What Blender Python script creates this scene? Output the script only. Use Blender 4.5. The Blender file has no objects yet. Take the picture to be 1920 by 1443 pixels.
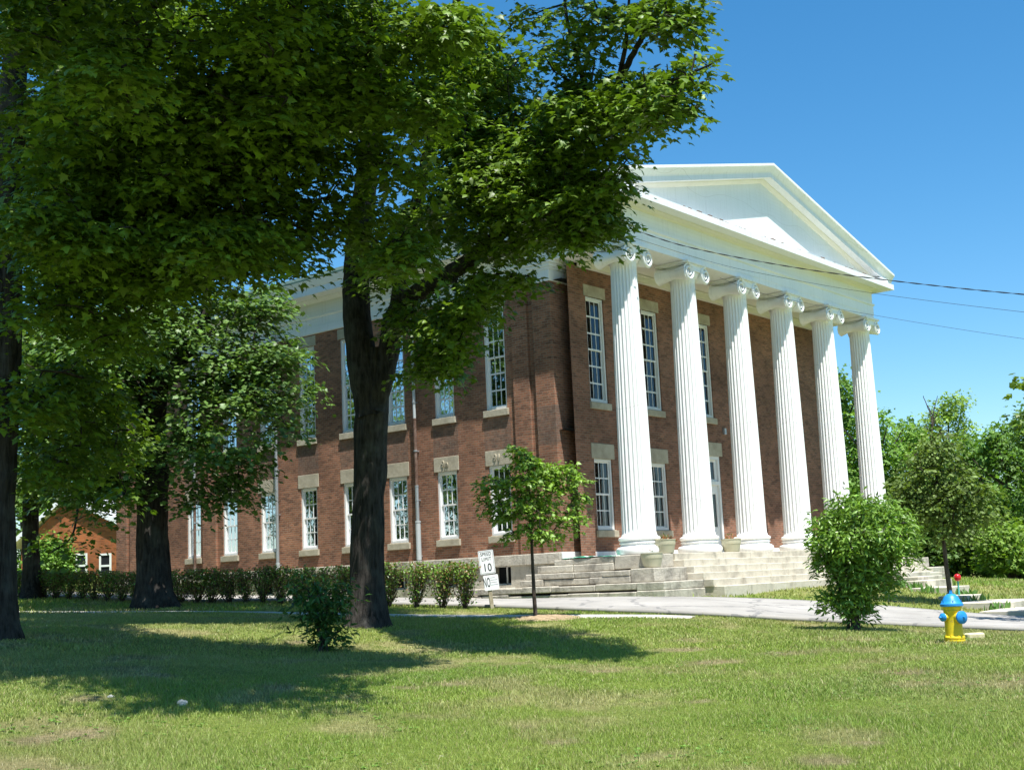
import bpy, bmesh, math, random
import numpy as np
from math import sin, cos, pi, radians, sqrt, atan2
from mathutils import Vector, Matrix
random.seed(7); RNG = np.random.default_rng(7)
SC = bpy.context.scene; COL = SC.collection

# ------------------------------------------------------------------ camera
YAW, PITCH, ROLL, FPX = 0.890, 0.1532, -0.0452, 2369.24      # FPX: focal length in pixels of a 1920 px wide picture
CAMP = np.array([-30.484, -20.257, -1.087])
FW = np.array([sin(YAW)*cos(PITCH), cos(YAW)*cos(PITCH), sin(PITCH)])
_rt = np.array([cos(YAW), -sin(YAW), 0.0]); _up = np.cross(_rt, FW)
RT = cos(ROLL)*_rt + sin(ROLL)*_up; UP = -sin(ROLL)*_rt + cos(ROLL)*_up
cd = bpy.data.cameras.new('camera'); cam = bpy.data.objects.new('camera', cd); COL.objects.link(cam)
cam.matrix_world = Matrix(((RT[0], UP[0], -FW[0], CAMP[0]), (RT[1], UP[1], -FW[1], CAMP[1]), (RT[2], UP[2], -FW[2], CAMP[2]), (0, 0, 0, 1)))
cd.sensor_width = 36; cd.lens = FPX/1920*36; cd.clip_end = 2000; cd.clip_start = 0.05
SC.camera = cam

# ------------------------------------------------------------------ sky and sun
SUN_EL = radians(69.0); SUN_AZ = math.atan2(-0.474, -0.880)      # direction towards the sun, x then y
sdir = Vector((cos(SUN_EL)*sin(SUN_AZ), cos(SUN_EL)*cos(SUN_AZ), sin(SUN_EL)))
w = bpy.data.worlds.new("World"); SC.world = w; w.use_nodes = True
nt = w.node_tree; bg = nt.nodes['Background']; sky = nt.nodes.new('ShaderNodeTexSky'); sky.sky_type = 'NISHITA'
sky.sun_disc = False; sky.sun_elevation = SUN_EL; sky.sun_rotation = SUN_AZ
sky.altitude = 0; sky.air_density = 1.0; sky.dust_density = 0.1; sky.ozone_density = 4.0
hs = nt.nodes.new('ShaderNodeHueSaturation'); hs.inputs['Saturation'].default_value = 1.29; hs.inputs['Hue'].default_value = .492
nt.links.new(sky.outputs[0], hs.inputs['Color']); nt.links.new(hs.outputs[0], bg.inputs[0]); bg.inputs[1].default_value = 0.097
sl = bpy.data.lights.new('sun', 'SUN'); so = bpy.data.objects.new('sun', sl); COL.objects.link(so)
sl.energy = 5.0; sl.angle = radians(0.5); sl.color = (1.0, 0.975, 0.93)
so.rotation_euler = sdir.to_track_quat('Z', 'Y').to_euler()
SC.view_settings.view_transform = 'Standard'; SC.view_settings.look = 'None'
SC.view_settings.exposure = 0.9; SC.view_settings.gamma = 1.0

# ------------------------------------------------------------------ helpers
def W(u, v, d):
    """world point seen along the sight line through (u, v) of the 1920 px survey photo, at horizontal distance d"""
    r = FW + (u-960)/FPX*RT - (v-721.5)/FPX*UP
    return CAMP + r/np.hypot(r[0], r[1])*d
def tag(o, label=None, cat=None, group=None, kind=None):
    if label: o['label'] = label
    if cat: o['category'] = cat
    if group: o['group'] = group
    if kind: o['kind'] = kind
    return o
def empty(name, loc=(0, 0, 0), rz=0.0):
    o = bpy.data.objects.new(name, None); COL.objects.link(o); o.location = loc; o.rotation_euler = (0, 0, rz)
    o.empty_display_size = 0.3
    return o
def link(name, me, mat, parent=None, smooth=False, autos=None):
    o = bpy.data.objects.new(name, me); COL.objects.link(o)
    if mat is not None:
        for m in (mat if isinstance(mat, (list, tuple)) else [mat]): me.materials.append(m)
    if parent is not None: o.parent = parent
    if smooth:
        me.shade_smooth()
        if autos is not None: me.set_sharp_from_angle(angle=radians(autos))
    return o
class MB:
    def __init__(s): s.v = []; s.f = []; s.m = []
    def add(s, vs, fs, mi=0):
        n = len(s.v); s.v += [tuple(map(float, p)) for p in vs]; s.f += [tuple(i+n for i in f) for f in fs]; s.m += [mi]*len(fs)
    def box(s, a, b, mi=0, M=None):
        x0, y0, z0 = a; x1, y1, z1 = b
        vs = [(x0,y0,z0),(x1,y0,z0),(x1,y1,z0),(x0,y1,z0),(x0,y0,z1),(x1,y0,z1),(x1,y1,z1),(x0,y1,z1)]
        if M: vs = [M(*p) for p in vs]
        s.add(vs, [(0,3,2,1),(4,5,6,7),(0,1,5,4),(1,2,6,5),(2,3,7,6),(3,0,4,7)], mi)
    def quad(s, a, b, c, d, mi=0): s.add([a, b, c, d], [(0,1,2,3)], mi)
    def sweep(s, path, prof, mi=0, closed=False, caps=True):
        """profile points (out, up) swept along horizontal path points; out is to the left-hand normal given per point"""
        n = len(prof); base = len(s.v)
        for (p, nx, ny) in path:
            for (o, z) in prof: s.v.append((p[0]+nx*o, p[1]+ny*o, p[2]+z))
        k = len(path)
        for i in range(k-1):
            for j in range(n):
                s.f.append((base+i*n+j, base+i*n+(j+1) % n, base+(i+1)*n+(j+1) % n, base+(i+1)*n+j)); s.m.append(mi)
        if caps:
            s.f.append(tuple(base+j for j in range(n))); s.m.append(mi)
            s.f.append(tuple(base+(k-1)*n+j for j in reversed(range(n)))); s.m.append(mi)
    def lathe(s, prof, c=(0, 0, 0), n=32, mi=0, M=None, cap=True):
        base = len(s.v)
        for (r, z) in prof:
            for i in range(n):
                a = 2*pi*i/n; p = (c[0]+r*cos(a), c[1]+r*sin(a), c[2]+z)
                s.v.append(M(*p) if M else p)
        for j in range(len(prof)-1):
            for i in range(n):
                s.f.append((base+j*n+i, base+j*n+(i+1) % n, base+(j+1)*n+(i+1) % n, base+(j+1)*n+i)); s.m.append(mi)
        if cap:
            s.f.append(tuple(base+i for i in reversed(range(n)))); s.m.append(mi)
            s.f.append(tuple(base+(len(prof)-1)*n+i for i in range(n))); s.m.append(mi)
    def tube(s, pts, rad, n=8, mi=0, cap=True):
        pts = [np.array(p, float) for p in pts]; k = len(pts); base = len(s.v)
        if not hasattr(rad, '__len__'): rad = [rad]*k
        t0 = pts[1]-pts[0]; ref = np.array([0, 0, 1.0]) if abs(t0[2]) < .9*np.linalg.norm(t0) else np.array([1.0, 0, 0])
        for i in range(k):
            t = pts[min(i+1, k-1)]-pts[max(i-1, 0)]; t = t/(np.linalg.norm(t)+1e-9)
            a = np.cross(t, ref); a /= np.linalg.norm(a)+1e-9; b = np.cross(t, a); ref = np.cross(a, t)
            for j in range(n):
                q = 2*pi*j/n; s.v.append(tuple(pts[i]+rad[i]*(cos(q)*a+sin(q)*b)))
        for i in range(k-1):
            for j in range(n):
                s.f.append((base+i*n+j, base+i*n+(j+1) % n, base+(i+1)*n+(j+1) % n, base+(i+1)*n+j)); s.m.append(mi)
        if cap:
            s.f.append(tuple(base+j for j in range(n))); s.m.append(mi)
            s.f.append(tuple(base+(k-1)*n+j for j in reversed(range(n)))); s.m.append(mi)
    def build(s, name, mat, parent=None, smooth=False, autos=None, fix=True, bevel=0, off=None):
        me = bpy.data.meshes.new(name)
        v = s.v if off is None else [(p[0]-off[0], p[1]-off[1], p[2]-off[2]) for p in s.v]
        me.from_pydata(v, [], s.f)
        me.polygons.foreach_set('material_index', s.m)
        if fix or bevel:
            bm = bmesh.new(); bm.from_mesh(me)
            if fix: bmesh.ops.recalc_face_normals(bm, faces=bm.faces)
            if bevel: bmesh.ops.bevel(bm, geom=bm.edges[:], offset=bevel, segments=1, affect='EDGES', clamp_overlap=True)
            bm.to_mesh(me); bm.free()
        me.update()
        return link(name, me, mat, parent, smooth, autos)
def fastmesh(name, V, F, mat, parent=None, col=None, smooth=False):
    """V (n,3), F (m,k) all faces with k corners, col (n,3) point colours"""
    me = bpy.data.meshes.new(name); V = np.ascontiguousarray(V, np.float32); F = np.ascontiguousarray(F, np.int32)
    me.vertices.add(len(V)); me.vertices.foreach_set('co', V.ravel())
    k = F.shape[1]; me.loops.add(F.size); me.loops.foreach_set('vertex_index', F.ravel())
    me.polygons.add(len(F)); me.polygons.foreach_set('loop_start', np.arange(0, F.size, k, dtype=np.int32))
    me.polygons.foreach_set('loop_total', np.full(len(F), k, np.int32))
    me.update(calc_edges=True)
    if col is not None:
        ca = me.color_attributes.new('Col', 'FLOAT_COLOR', 'POINT')
        c4 = np.ones((len(V), 4), np.float32); c4[:, :3] = col; ca.data.foreach_set('color', c4.ravel())
    return link(name, me, mat, parent, smooth)

# lattice value noise, used for terrain colour, grass and bark
_H = RNG.random((256, 256))
def vn(x, y, seed=0):
    x = np.asarray(x, float)+seed*17.31; y = np.asarray(y, float)+seed*7.77
    xi = np.floor(x).astype(int); yi = np.floor(y).astype(int); fx = x-xi; fy = y-yi
    fx = fx*fx*(3-2*fx); fy = fy*fy*(3-2*fy)
    a = _H[xi % 256, yi % 256]; b = _H[(xi+1) % 256, yi % 256]; c = _H[xi % 256, (yi+1) % 256]; d = _H[(xi+1) % 256, (yi+1) % 256]
    return (a*(1-fx)+b*fx)*(1-fy)+(c*(1-fx)+d*fx)*fy
def fbm(x, y, seed=0, o=4):
    s = 0; a = .5; t = 0
    for i in range(o): s = s+a*vn(np.asarray(x)*2**i, np.asarray(y)*2**i, seed+i*3); t += a; a *= .55
    return s/t

# ------------------------------------------------------------------ materials
def mat(name, base=(.5, .5, .5), rough=.7, spec=.3, metal=0.0):
    m = bpy.data.materials.new(name); m.use_nodes = True; b = m.node_tree.nodes['Principled BSDF']
    b.inputs['Base Color'].default_value = (*base, 1); b.inputs['Roughness'].default_value = rough
    b.inputs['Specular IOR Level'].default_value = spec; b.inputs['Metallic'].default_value = metal
    return m
class N:
    def __init__(s, m): s.t = m.node_tree; s.b = s.t.nodes['Principled BSDF']
    def new(s, typ, **kw):
        n = s.t.nodes.new('ShaderNode'+typ)
        for k, v in kw.items(): setattr(n, k, v)
        return n
    def L(s, a, b): s.t.links.new(a, b)
    def noise(s, vec, scale, detail=4, rough=.6, out='Fac'):
        n = s.new('TexNoise'); n.inputs['Scale'].default_value = scale; n.inputs['Detail'].default_value = detail; n.inputs['Roughness'].default_value = rough
        if vec is not None: s.L(vec, n.inputs['Vector'])
        return n.outputs[out]
    def ramp(s, fac, stops):
        n = s.new('ValToRGB'); e = n.color_ramp.elements
        while len(e) < len(stops): e.new(.5)
        for i, (p, c) in enumerate(stops): e[i].position = p; e[i].color = (*c, 1) if len(c) == 3 else c
        s.L(fac, n.inputs['Fac']); return n.outputs['Color']
    def mix(s, fac, a, b, mode='MIX'):
        n = s.new('Mix', data_type='RGBA', blend_type=mode)
        for inp, v in ((n.inputs['Factor'], fac), (n.inputs['A'], a), (n.inputs['B'], b)):
            if hasattr(v, 'links'): s.L(v, inp)
            elif isinstance(v, (int, float)): inp.default_value = v
            else: inp.default_value = (*v, 1)
        return n.outputs['Result']
    def math(s, op, a, b=0.0, c=None):
        n = s.new('Math', operation=op)
        for i, v in enumerate((a, b) if c is None else (a, b, c)):
            if hasattr(v, 'links'): s.L(v, n.inputs[i])
            else: n.inputs[i].default_value = v
        return n.outputs[0]
    def bump(s, h, strength=.4, dist=.02):
        n = s.new('Bump'); n.inputs['Strength'].default_value = strength; n.inputs['Distance'].default_value = dist
        s.L(h, n.inputs['Height']); s.L(n.outputs[0], s.b.inputs['Normal'])
    def pos(s): return s.new('NewGeometry').outputs['Position']
    def sep(s, v):
        n = s.new('SeparateXYZ'); s.L(v, n.inputs[0]); return n.outputs
    def comb(s, x, y, z=0.0):
        n = s.new('CombineXYZ')
        for i, v in enumerate((x, y, z)):
            if hasattr(v, 'links'): s.L(v, n.inputs[i])
            else: n.inputs[i].default_value = v
        return n.outputs[0]

def brick_mat(name, c1, c2, mort, stains=True):
    m = mat(name, rough=.9, spec=.15); n = N(m); P = n.pos(); X, Y, Z = n.sep(P)
    along = n.math('ADD', X, Y); wob = n.math('MULTIPLY', n.noise(P, 1.3, 3), .03)
    vec = n.comb(along, n.math('ADD', Z, wob))
    br = n.new('TexBrick'); br.offset = .5; n.L(vec, br.inputs['Vector'])
    br.inputs['Scale'].default_value = 1; br.inputs['Brick Width'].default_value = .215; br.inputs['Row Height'].default_value = .074
    br.inputs['Mortar Size'].default_value = .009; br.inputs['Mortar Smooth'].default_value = .3; br.inputs['Bias'].default_value = -.1
    br.inputs['Color1'].default_value = (*c1, 1); br.inputs['Color2'].default_value = (*c2, 1); br.inputs['Mortar'].default_value = (*mort, 1)
    big = n.noise(P, .55, 5, .65); c = n.mix(n.ramp(big, [(.35, (0, 0, 0)), (.7, (1, 1, 1))]), br.outputs['Color'], (.05, .034, .026), 'MIX')
    c = n.mix(.5, br.outputs['Color'], c)
    # single dark and pale bricks
    cell = n.new('TexVoronoi'); cell.inputs['Scale'].default_value = 1
    n.L(n.comb(n.math('MULTIPLY', along, 4.65), n.math('MULTIPLY', Z, 13.5)), cell.inputs['Vector'])
    rr = n.sep(cell.outputs['Color'])
    c = n.mix(n.math('MULTIPLY', n.math('GREATER_THAN', rr[0], .84), .3), c, (.045, .03, .024))
    c = n.mix(n.math('MULTIPLY', n.math('LESS_THAN', rr[1], .16), .25), c, (.27, .15, .085))
    c = n.mix(1.0, c, n.ramp(n.noise(P, .33, 5, .6), [(.3, (.72, .70, .70)), (.7, (1.18, 1.14, 1.1))]), 'MULTIPLY')
    if stains:   # soot-streaked band of brick under each upper sill of the long side
        per = n.math('ABSOLUTE', n.math('SUBTRACT', n.math('FRACT', n.math('ADD', n.math('DIVIDE', n.math('SUBTRACT', Y, 4.721), 2.195), .5)), .5))
        edge = n.math('ADD', per, n.math('MULTIPLY', n.noise(P, 5, 3), .08))
        mx = n.math('LESS_THAN', edge, .285)
        zz = n.math('MULTIPLY', n.math('GREATER_THAN', n.math('ADD', Z, n.math('MULTIPLY', n.noise(P, 3, 3), .5)), 3.1), n.math('LESS_THAN', Z, 4.05))
        side = n.math('LESS_THAN', X, -.3)
        stn = n.math('MULTIPLY', n.math('MULTIPLY', mx, zz), n.math('MULTIPLY', side, n.math('MULTIPLY', n.noise(P, 4, 5, .7), .95)))
        c = n.mix(stn, c, n.ramp(n.noise(P, 9, 4), [(.3, (.05, .042, .036)), (.7, (.17, .145, .12))]))
    n.L(c, n.b.inputs['Base Color'])
    n.bump(n.math('SUBTRACT', n.math('MULTIPLY', n.noise(P, 30, 3), .4), br.outputs['Fac']), .7, .012)
    return m
def paint_mat(name, base=(.8, .81, .82), rough=.45, dirt=.12, boards=None):
    m = mat(name, base, rough, .35); n = N(m); P = n.pos()
    f = n.ramp(n.noise(P, 1.7, 6, .7), [(.45, (0, 0, 0)), (.8, (1, 1, 1))])
    c = n.mix(n.math('MULTIPLY', f, dirt), base, (.42, .40, .34))
    sp = n.ramp(n.noise(P, 14, 4, .7), [(.66, (0, 0, 0)), (.72, (1, 1, 1))])
    c = n.mix(n.math('MULTIPLY', sp, .22), c, (.45, .43, .38)); n.L(c, n.b.inputs['Base Color'])
    h = n.noise(P, 25, 3)
    if boards:
        Z = n.sep(P)[2]; saw = n.math('FRACT', n.math('DIVIDE', Z, boards))
        h = n.math('ADD', n.math('MULTIPLY', saw, -1.0), n.math('MULTIPLY', h, .15)); n.bump(h, .4, .02)
        line = n.math('GREATER_THAN', saw, .93); c = n.mix(n.math('MULTIPLY', line, .14), c, (.35, .35, .36)); n.L(c, n.b.inputs['Base Color'])
    else: n.bump(h, .12, .01)
    return m
def stone_mat(name, c1, c2, c3, scale=2.2, bump=.5, streak=True):
    m = mat(name, c1, .9, .15); n = N(m); P = n.pos(); X, Y, Z = n.sep(P)
    c = n.ramp(n.noise(P, scale, 8, .65), [(.3, c3), (.5, c1), (.72, c2)])
    if streak:
        st = n.noise(n.comb(n.math('MULTIPLY', X, 3.2), n.math('MULTIPLY', Y, 3.2), n.math('MULTIPLY', Z, .7)), 1.5, 5, .7)
        c = n.mix(n.ramp(st, [(.56, (0, 0, 0)), (.75, (.75, .75, .75))]), c, c3)
    c = n.mix(n.ramp(n.noise(P, 35, 4), [(.55, (0, 0, 0)), (.75, (.5, .5, .5))]), c, c3)
    n.L(c, n.b.inputs['Base Color']); n.bump(n.noise(P, 11, 8, .7), bump, .03)
    return m
def leaf_mat(name, rough=.38, trans=.27, tint=(1.25, 1.3, .45)):
    m = mat(name, rough=rough, spec=.38); n = N(m); a = n.new('Attribute', attribute_name='Col')
    n.L(a.outputs['Color'], n.b.inputs['Base Color'])
    tr = n.new('BsdfTranslucent'); n.L(n.mix(1.0, a.outputs['Color'], tint, 'MULTIPLY'), tr.inputs['Color'])
    ms = n.new('MixShader'); ms.inputs[0].default_value = trans
    n.L(n.b.outputs[0], ms.inputs[1]); n.L(tr.outputs[0], ms.inputs[2]); n.L(ms.outputs[0], n.t.nodes['Material Output'].inputs['Surface'])
    return m
def bark_mat(name, c1, c2, sc=1.0):
    m = mat(name, c1, .95, .1); n = N(m); P = n.pos(); X, Y, Z = n.sep(P)
    v = n.comb(n.math('MULTIPLY', X, 16*sc), n.math('MULTIPLY', Y, 16*sc), n.math('MULTIPLY', Z, 2.6*sc))
    f = n.noise(v, 1, 6, .65); c = n.ramp(f, [(.32, c2), (.62, c1)])
    c = n.mix(n.ramp(n.noise(P, 1.6, 4), [(.5, (0, 0, 0)), (.8, (.6, .6, .6))]), c, (.11, .115, .10))
    n.L(c, n.b.inputs['Base Color']); n.bump(f, .9, .05)
    return m

M = {}
M['brick'] = brick_mat('old_red_brick', (.41, .185, .11), (.21, .10, .066), (.34, .28, .21))
M['brick_front'] = brick_mat('front_red_brick', (.39, .18, .115), (.22, .11, .073), (.32, .265, .205), stains=False)
M['orange'] = brick_mat('orange_brick', (.46, .15, .055), (.38, .12, .045), (.33, .17, .09), stains=False)
M['white'] = paint_mat('white_paint')
M['board'] = paint_mat('white_boarding', (.76, .78, .78), .5, .1, boards=.13)
M['column'] = paint_mat('column_paint', (.82, .82, .80), .5, .10)
def streaks(m, amt, col=(.36, .35, .31)):
    n = N(m); P = n.pos(); X, Y, Z = n.sep(P); src = n.b.inputs['Base Color'].links[0].from_socket
    f = n.noise(n.comb(n.math('MULTIPLY', X, 9), n.math('MULTIPLY', Y, 9), n.math('MULTIPLY', Z, .45)), 1, 5, .7)
    jt = n.math('MULTIPLY', n.math('LESS_THAN', n.math('FRACT', n.math('ADD', n.math('MULTIPLY', Z, .41), n.noise(P, .3, 1))), .004), .5)
    n.L(n.mix(n.math('MAXIMUM', n.math('MULTIPLY', n.ramp(f, [(.52, (0, 0, 0)), (.78, (1, 1, 1))]), amt), jt), src, col), n.b.inputs['Base Color'])
streaks(M['column'], .35); streaks(M['white'], .3); streaks(M['board'], .25)
M['trim'] = paint_mat('window_paint', (.78, .78, .76), .4, .10)
M['soffit'] = paint_mat('cream_soffit_paint', (.76, .74, .68), .6, .2)
M['lintel'] = stone_mat('sandstone', (.42, .375, .28), (.51, .46, .36), (.32, .28, .21), 3, .25, False)
M['step'] = stone_mat('limestone_step', (.55, .50, .40), (.63, .58, .48), (.30, .265, .21), 1.4, .4)
M['rough'] = stone_mat('rough_stone', (.46, .42, .345), (.57, .53, .44), (.17, .155, .13), 2.0, 1.0)
M['roofm'] = stone_mat('green_roof_metal', (.25, .36, .32), (.30, .42, .38), (.18, .26, .24), 2.0, .1, False)
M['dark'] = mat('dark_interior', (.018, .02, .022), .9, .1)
M['curtain'] = mat('pale_curtain', (.42, .46, .45), .9, .1)
M['metal'] = mat('galvanised_metal', (.42, .44, .45), .4, .5, .6)
M['rust'] = stone_mat('rusty_pipe', (.16, .10, .075), (.26, .2, .17), (.07, .04, .03), 6, .2, False)
M['pipewhite'] = mat('white_pipe', (.42, .45, .45), .5, .3)
M['cable'] = mat('black_cable', (.02, .02, .025), .6, .3)
M['bark'] = bark_mat('maple_bark', (.055, .048, .042), (.011, .010, .009))
M['bark2'] = bark_mat('smooth_bark', (.10, .08, .065), (.05, .038, .03), 1.6)
M['leaf'] = leaf_mat('maple_leaf', .46); M['leaf_far'] = leaf_mat('far_leaf', .6, .32)
M['shrubleaf'] = leaf_mat('shrub_leaf', .33, .25)
M['grassblade'] = leaf_mat('grass_blade', .5, .3, (1.1, 1.15, .6))
M['black'] = mat('black_paint', (.012, .012, .014), .5); M['signwhite'] = mat('sign_white', (.80, .80, .80), .35, .4)
M['wood'] = stone_mat('weathered_post', (.40, .34, .24), (.52, .45, .33), (.25, .2, .14), 5, .3)
def glass_mat():
    m = bpy.data.materials.new('window_glass'); m.use_nodes = True; t = m.node_tree; t.nodes.remove(t.nodes['Principled BSDF'])
    tr = t.nodes.new('ShaderNodeBsdfTransparent'); tr.inputs[0].default_value = (.72, .78, .78, 1)
    gl = t.nodes.new('ShaderNodeBsdfGlossy'); gl.inputs['Roughness'].default_value = .02; gl.inputs['Color'].default_value = (.72, .78, .84, 1)
    fr = t.nodes.new('ShaderNodeFresnel'); fr.inputs[0].default_value = 1.6
    ad = t.nodes.new('ShaderNodeMath'); ad.operation = 'MULTIPLY_ADD'; ad.inputs[1].default_value = .8; ad.inputs[2].default_value = .03; ad.use_clamp = True
    # slightly wavy old panes
    tx = t.nodes.new('ShaderNodeTexNoise'); tx.inputs['Scale'].default_value = 2.5; g = t.nodes.new('ShaderNodeNewGeometry'); t.links.new(g.outputs['Position'], tx.inputs['Vector'])
    bp = t.nodes.new('ShaderNodeBump'); bp.inputs['Strength'].default_value = .05; bp.inputs['Distance'].default_value = .05; t.links.new(tx.outputs[0], bp.inputs['Height'])
    t.links.new(bp.outputs[0], gl.inputs['Normal'])
    mx = t.nodes.new('ShaderNodeMixShader'); t.links.new(fr.outputs[0], ad.inputs[0]); t.links.new(ad.outputs[0], mx.inputs[0])
    t.links.new(tr.outputs[0], mx.inputs[1]); t.links.new(gl.outputs[0], mx.inputs[2]); t.links.new(mx.outputs[0], t.nodes['Material Output'].inputs['Surface'])
    return m
M['glass'] = glass_mat()
M['road'] = None

# ------------------------------------------------------------------ terrain
CP = [(-30.5,-20.3,-2.64),(-22.8,-13.9,-2.52),(-25,-10.3,-2.42),(-23.1,-6.9,-2.08),(-21.8,-17.3,-2.50),(-14.5,-15,-2.42),(-10.3,-12.6,-2.36),
 (-8,-9.8,-2.30),(-8.6,-2.8,-1.92),(-8,-5.7,-2.0),(-3.6,-2.9,-1.76),(-6.5,.1,-1.76),(-5.7,8.6,-1.42),(-5.0,16.2,-1.2),(-5.4,23,-.95),
 (-12.4,-1.6,-1.86),(-16,-4.1,-2.12),(-8.8,10.9,-1.40),(-19.9,-1,-1.62),(-6.5,21.3,-.95),(-4.8,-11.8,-2.52),(-.1,-10.3,-2.52),(11.4,-6.6,-2.2),
 (18.8,-2.2,-1.76),(-5.6,-7.7,-2.22),(.3,-4.7,-1.98),(4,-2.8,-1.74),(8,-2.8,-1.72),(14,-2.8,-1.74),(-.5,3,-1.70),(-.5,8,-1.55),(-.5,14,-1.32),(0,26,-.85),
 (8,42,.3),(-10,35,-.2),(-25,20,-1.0),(-40,0,-2.0),(-45,-35,-2.9),(0,-35,-3.0),(30,-20,-3.2),(45,5,-2.6),(30,10,-2.0),(24,20,-1.6),(20,40,-.4),(60,60,-1),(-20,60,1.2),(100,0,-3.5),(20,110,2),(-80,60,0),(-60,-90,-3.5),(90,-90,-4)]
_C = np.array(CP); _s = 10.0
def _U(r2): return np.where(r2 > 1e-9, .5*r2*np.log(r2+1e-12), 0)
_n = len(_C); _X = _C[:, :2]/_s
_K = _U(((_X[:, None]-_X[None])**2).sum(-1))+np.eye(_n)*.004
_Pm = np.hstack([np.ones((_n, 1)), _X]); _A = np.zeros((_n+3, _n+3)); _A[:_n, :_n] = _K; _A[:_n, _n:] = _Pm; _A[_n:, :_n] = _Pm.T
_w = np.linalg.solve(_A, np.concatenate([_C[:, 2], [0, 0, 0]]))
def T(x, y):
    x = np.asarray(x, float); y = np.asarray(y, float); sh = np.broadcast(x, y).shape
    q = np.stack([np.broadcast_to(x, sh).ravel(), np.broadcast_to(y, sh).ravel()], 1)/_s
    q = np.clip(q, -10, 12)
    out = np.empty(len(q))
    for i in range(0, len(q), 20000):
        c = q[i:i+20000]; out[i:i+20000] = _U(((c[:, None]-_X[None])**2).sum(-1))@_w[:_n]+_w[_n]+c@_w[_n+1:]
    return out.reshape(sh)
def G(x, y): return float(T(x, y))
def gpt(u, d):
    p = W(u, 1100, d); return np.array([p[0], p[1], G(p[0], p[1])])

def catmull(P, k=8):
    P = [np.array(p, float) for p in P]; P = [2*P[0]-P[1]]+P+[2*P[-1]-P[-2]]; out = []
    for i in range(1, len(P)-2):
        for j in range(k):
            t = j/k; a, b, c, d = P[i-1:i+3]
            out.append(.5*((2*b)+(-a+c)*t+(2*a-5*b+4*c-d)*t*t+(-a+3*b-3*c+d)*t**3))
    out.append(P[-2]); return np.array(out)
NEAR = [(-6.0,60),(-6.0,20),(-5.9,6),(-6.1,1.5),(-6.6,-1.3),(-7.0,-4.4),(-6.5,-6.3),(-5.7,-7.9),(-5.0,-10.2),(-4.6,-13),(-4.3,-20),(-4.0,-45)]
FAR_ = [(-2.0,60),(-2.0,20),(-2.0,7),(-2.1,3),(-2.6,-.5),(-2.9,-2.4),(-1.7,-3.3),(-.3,-4.8),(.3,-7),(.2,-10.2),(0.1,-18),(0,-45)]
RN = catmull(NEAR); RF = catmull(FAR_)
def inside(px, py, poly):
    c = np.zeros(np.shape(px), bool); n = len(poly); j = n-1
    for i in range(n):
        xi, yi = poly[i]; xj, yj = poly[j]
        m = ((yi > py) != (yj > py)) & (px < (xj-xi)*(py-yi)/(yj-yi+1e-12)+xi); c ^= m; j = i
    return c
ROADPOLY = np.vstack([RN, RF[::-1]])
WALKC = catmull([(-16,26),(-12.6,13),(-10.9,6),(-9.7,1.2),(-8.35,-2.2),(-7.75,-4.6),(-7.2,-6.0)], 8)
def strip(cen, hw):
    L = []; R = []
    for i in range(len(cen)):
        t = cen[min(i+1, len(cen)-1)]-cen[max(i-1, 0)]; t = t/np.linalg.norm(t); nn = np.array([-t[1], t[0]])
        L.append(cen[i]+nn*hw); R.append(cen[i]-nn*hw)
    return np.array(L), np.array(R)
WL, WR_ = strip(WALKC, .42); WALKPOLY = np.vstack([WL, WR_[::-1]])
def ground_hit(u, v):
    d = 6.0
    while d < 80:
        p = W(u, v, d)
        if p[2] < G(p[0], p[1]): break
        d += .15
    return p
SPOTS = [(*ground_hit(u, v)[:2], r) for u, v, r in ((165, 1312, .34), (150, 1375, .36), (300, 1268, .30), (60, 1390, .3), (1545, 1430, .28), (985, 1366, .16), (1625, 1398, .22), (1275, 1220, .55), (1335, 1245, .5), (1130, 1262, .35), (840, 1285, .35), (770, 1290, .25), (1310, 1318, .2), (1050, 1392, .2), (520, 1290, .3), (1700, 1262, .4), (1480, 1228, .5), (560, 1205, .4))]
def spots(x, y):
    q = np.zeros(np.shape(x))
    for sx, sy, r in SPOTS:
        dd = np.hypot(np.asarray(x)-sx, np.asarray(y)-sy)+(fbm(np.asarray(x)*3, np.asarray(y)*3, 61, 3)-.5)*.7*r
        q = np.maximum(q, np.clip((1.05-dd/r)*1.5, 0, 1))
    return q
def bare(x, y):
    """0 lush .. 1 bare/dry"""
    a = fbm(x*.16, y*.16, 1, 4); b = fbm(x*.9, y*.9, 5, 4)
    # the bank to the right of the maples is drier
    dry = np.clip((a-.40)*3.0, 0, 1)*.62+np.clip((b-.55)*6, 0, 1)*.7
    return np.clip(dry, 0, 1)
def thin(x, y): return np.maximum(bare(x, y)*.80, spots(x, y)*.75)
def grass_col(x, y):
    bb = bare(x, y)[..., None]; g = fbm(x*.35, y*.35, 9, 3)[..., None]; h = fbm(x*3, y*3, 21, 2)[..., None]
    lush = np.array([.185, .285, .045])*(1-g)+np.array([.31, .38, .075])*g
    tan = np.array([.44, .37, .20])*(.6+.7*h)
    c = lush*(1-bb*.8)+tan*bb*.8; sp = spots(x, y)[..., None]*.75
    return c*(1-sp)+np.array([.40, .31, .20])*(.75+.5*h)*sp

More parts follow.
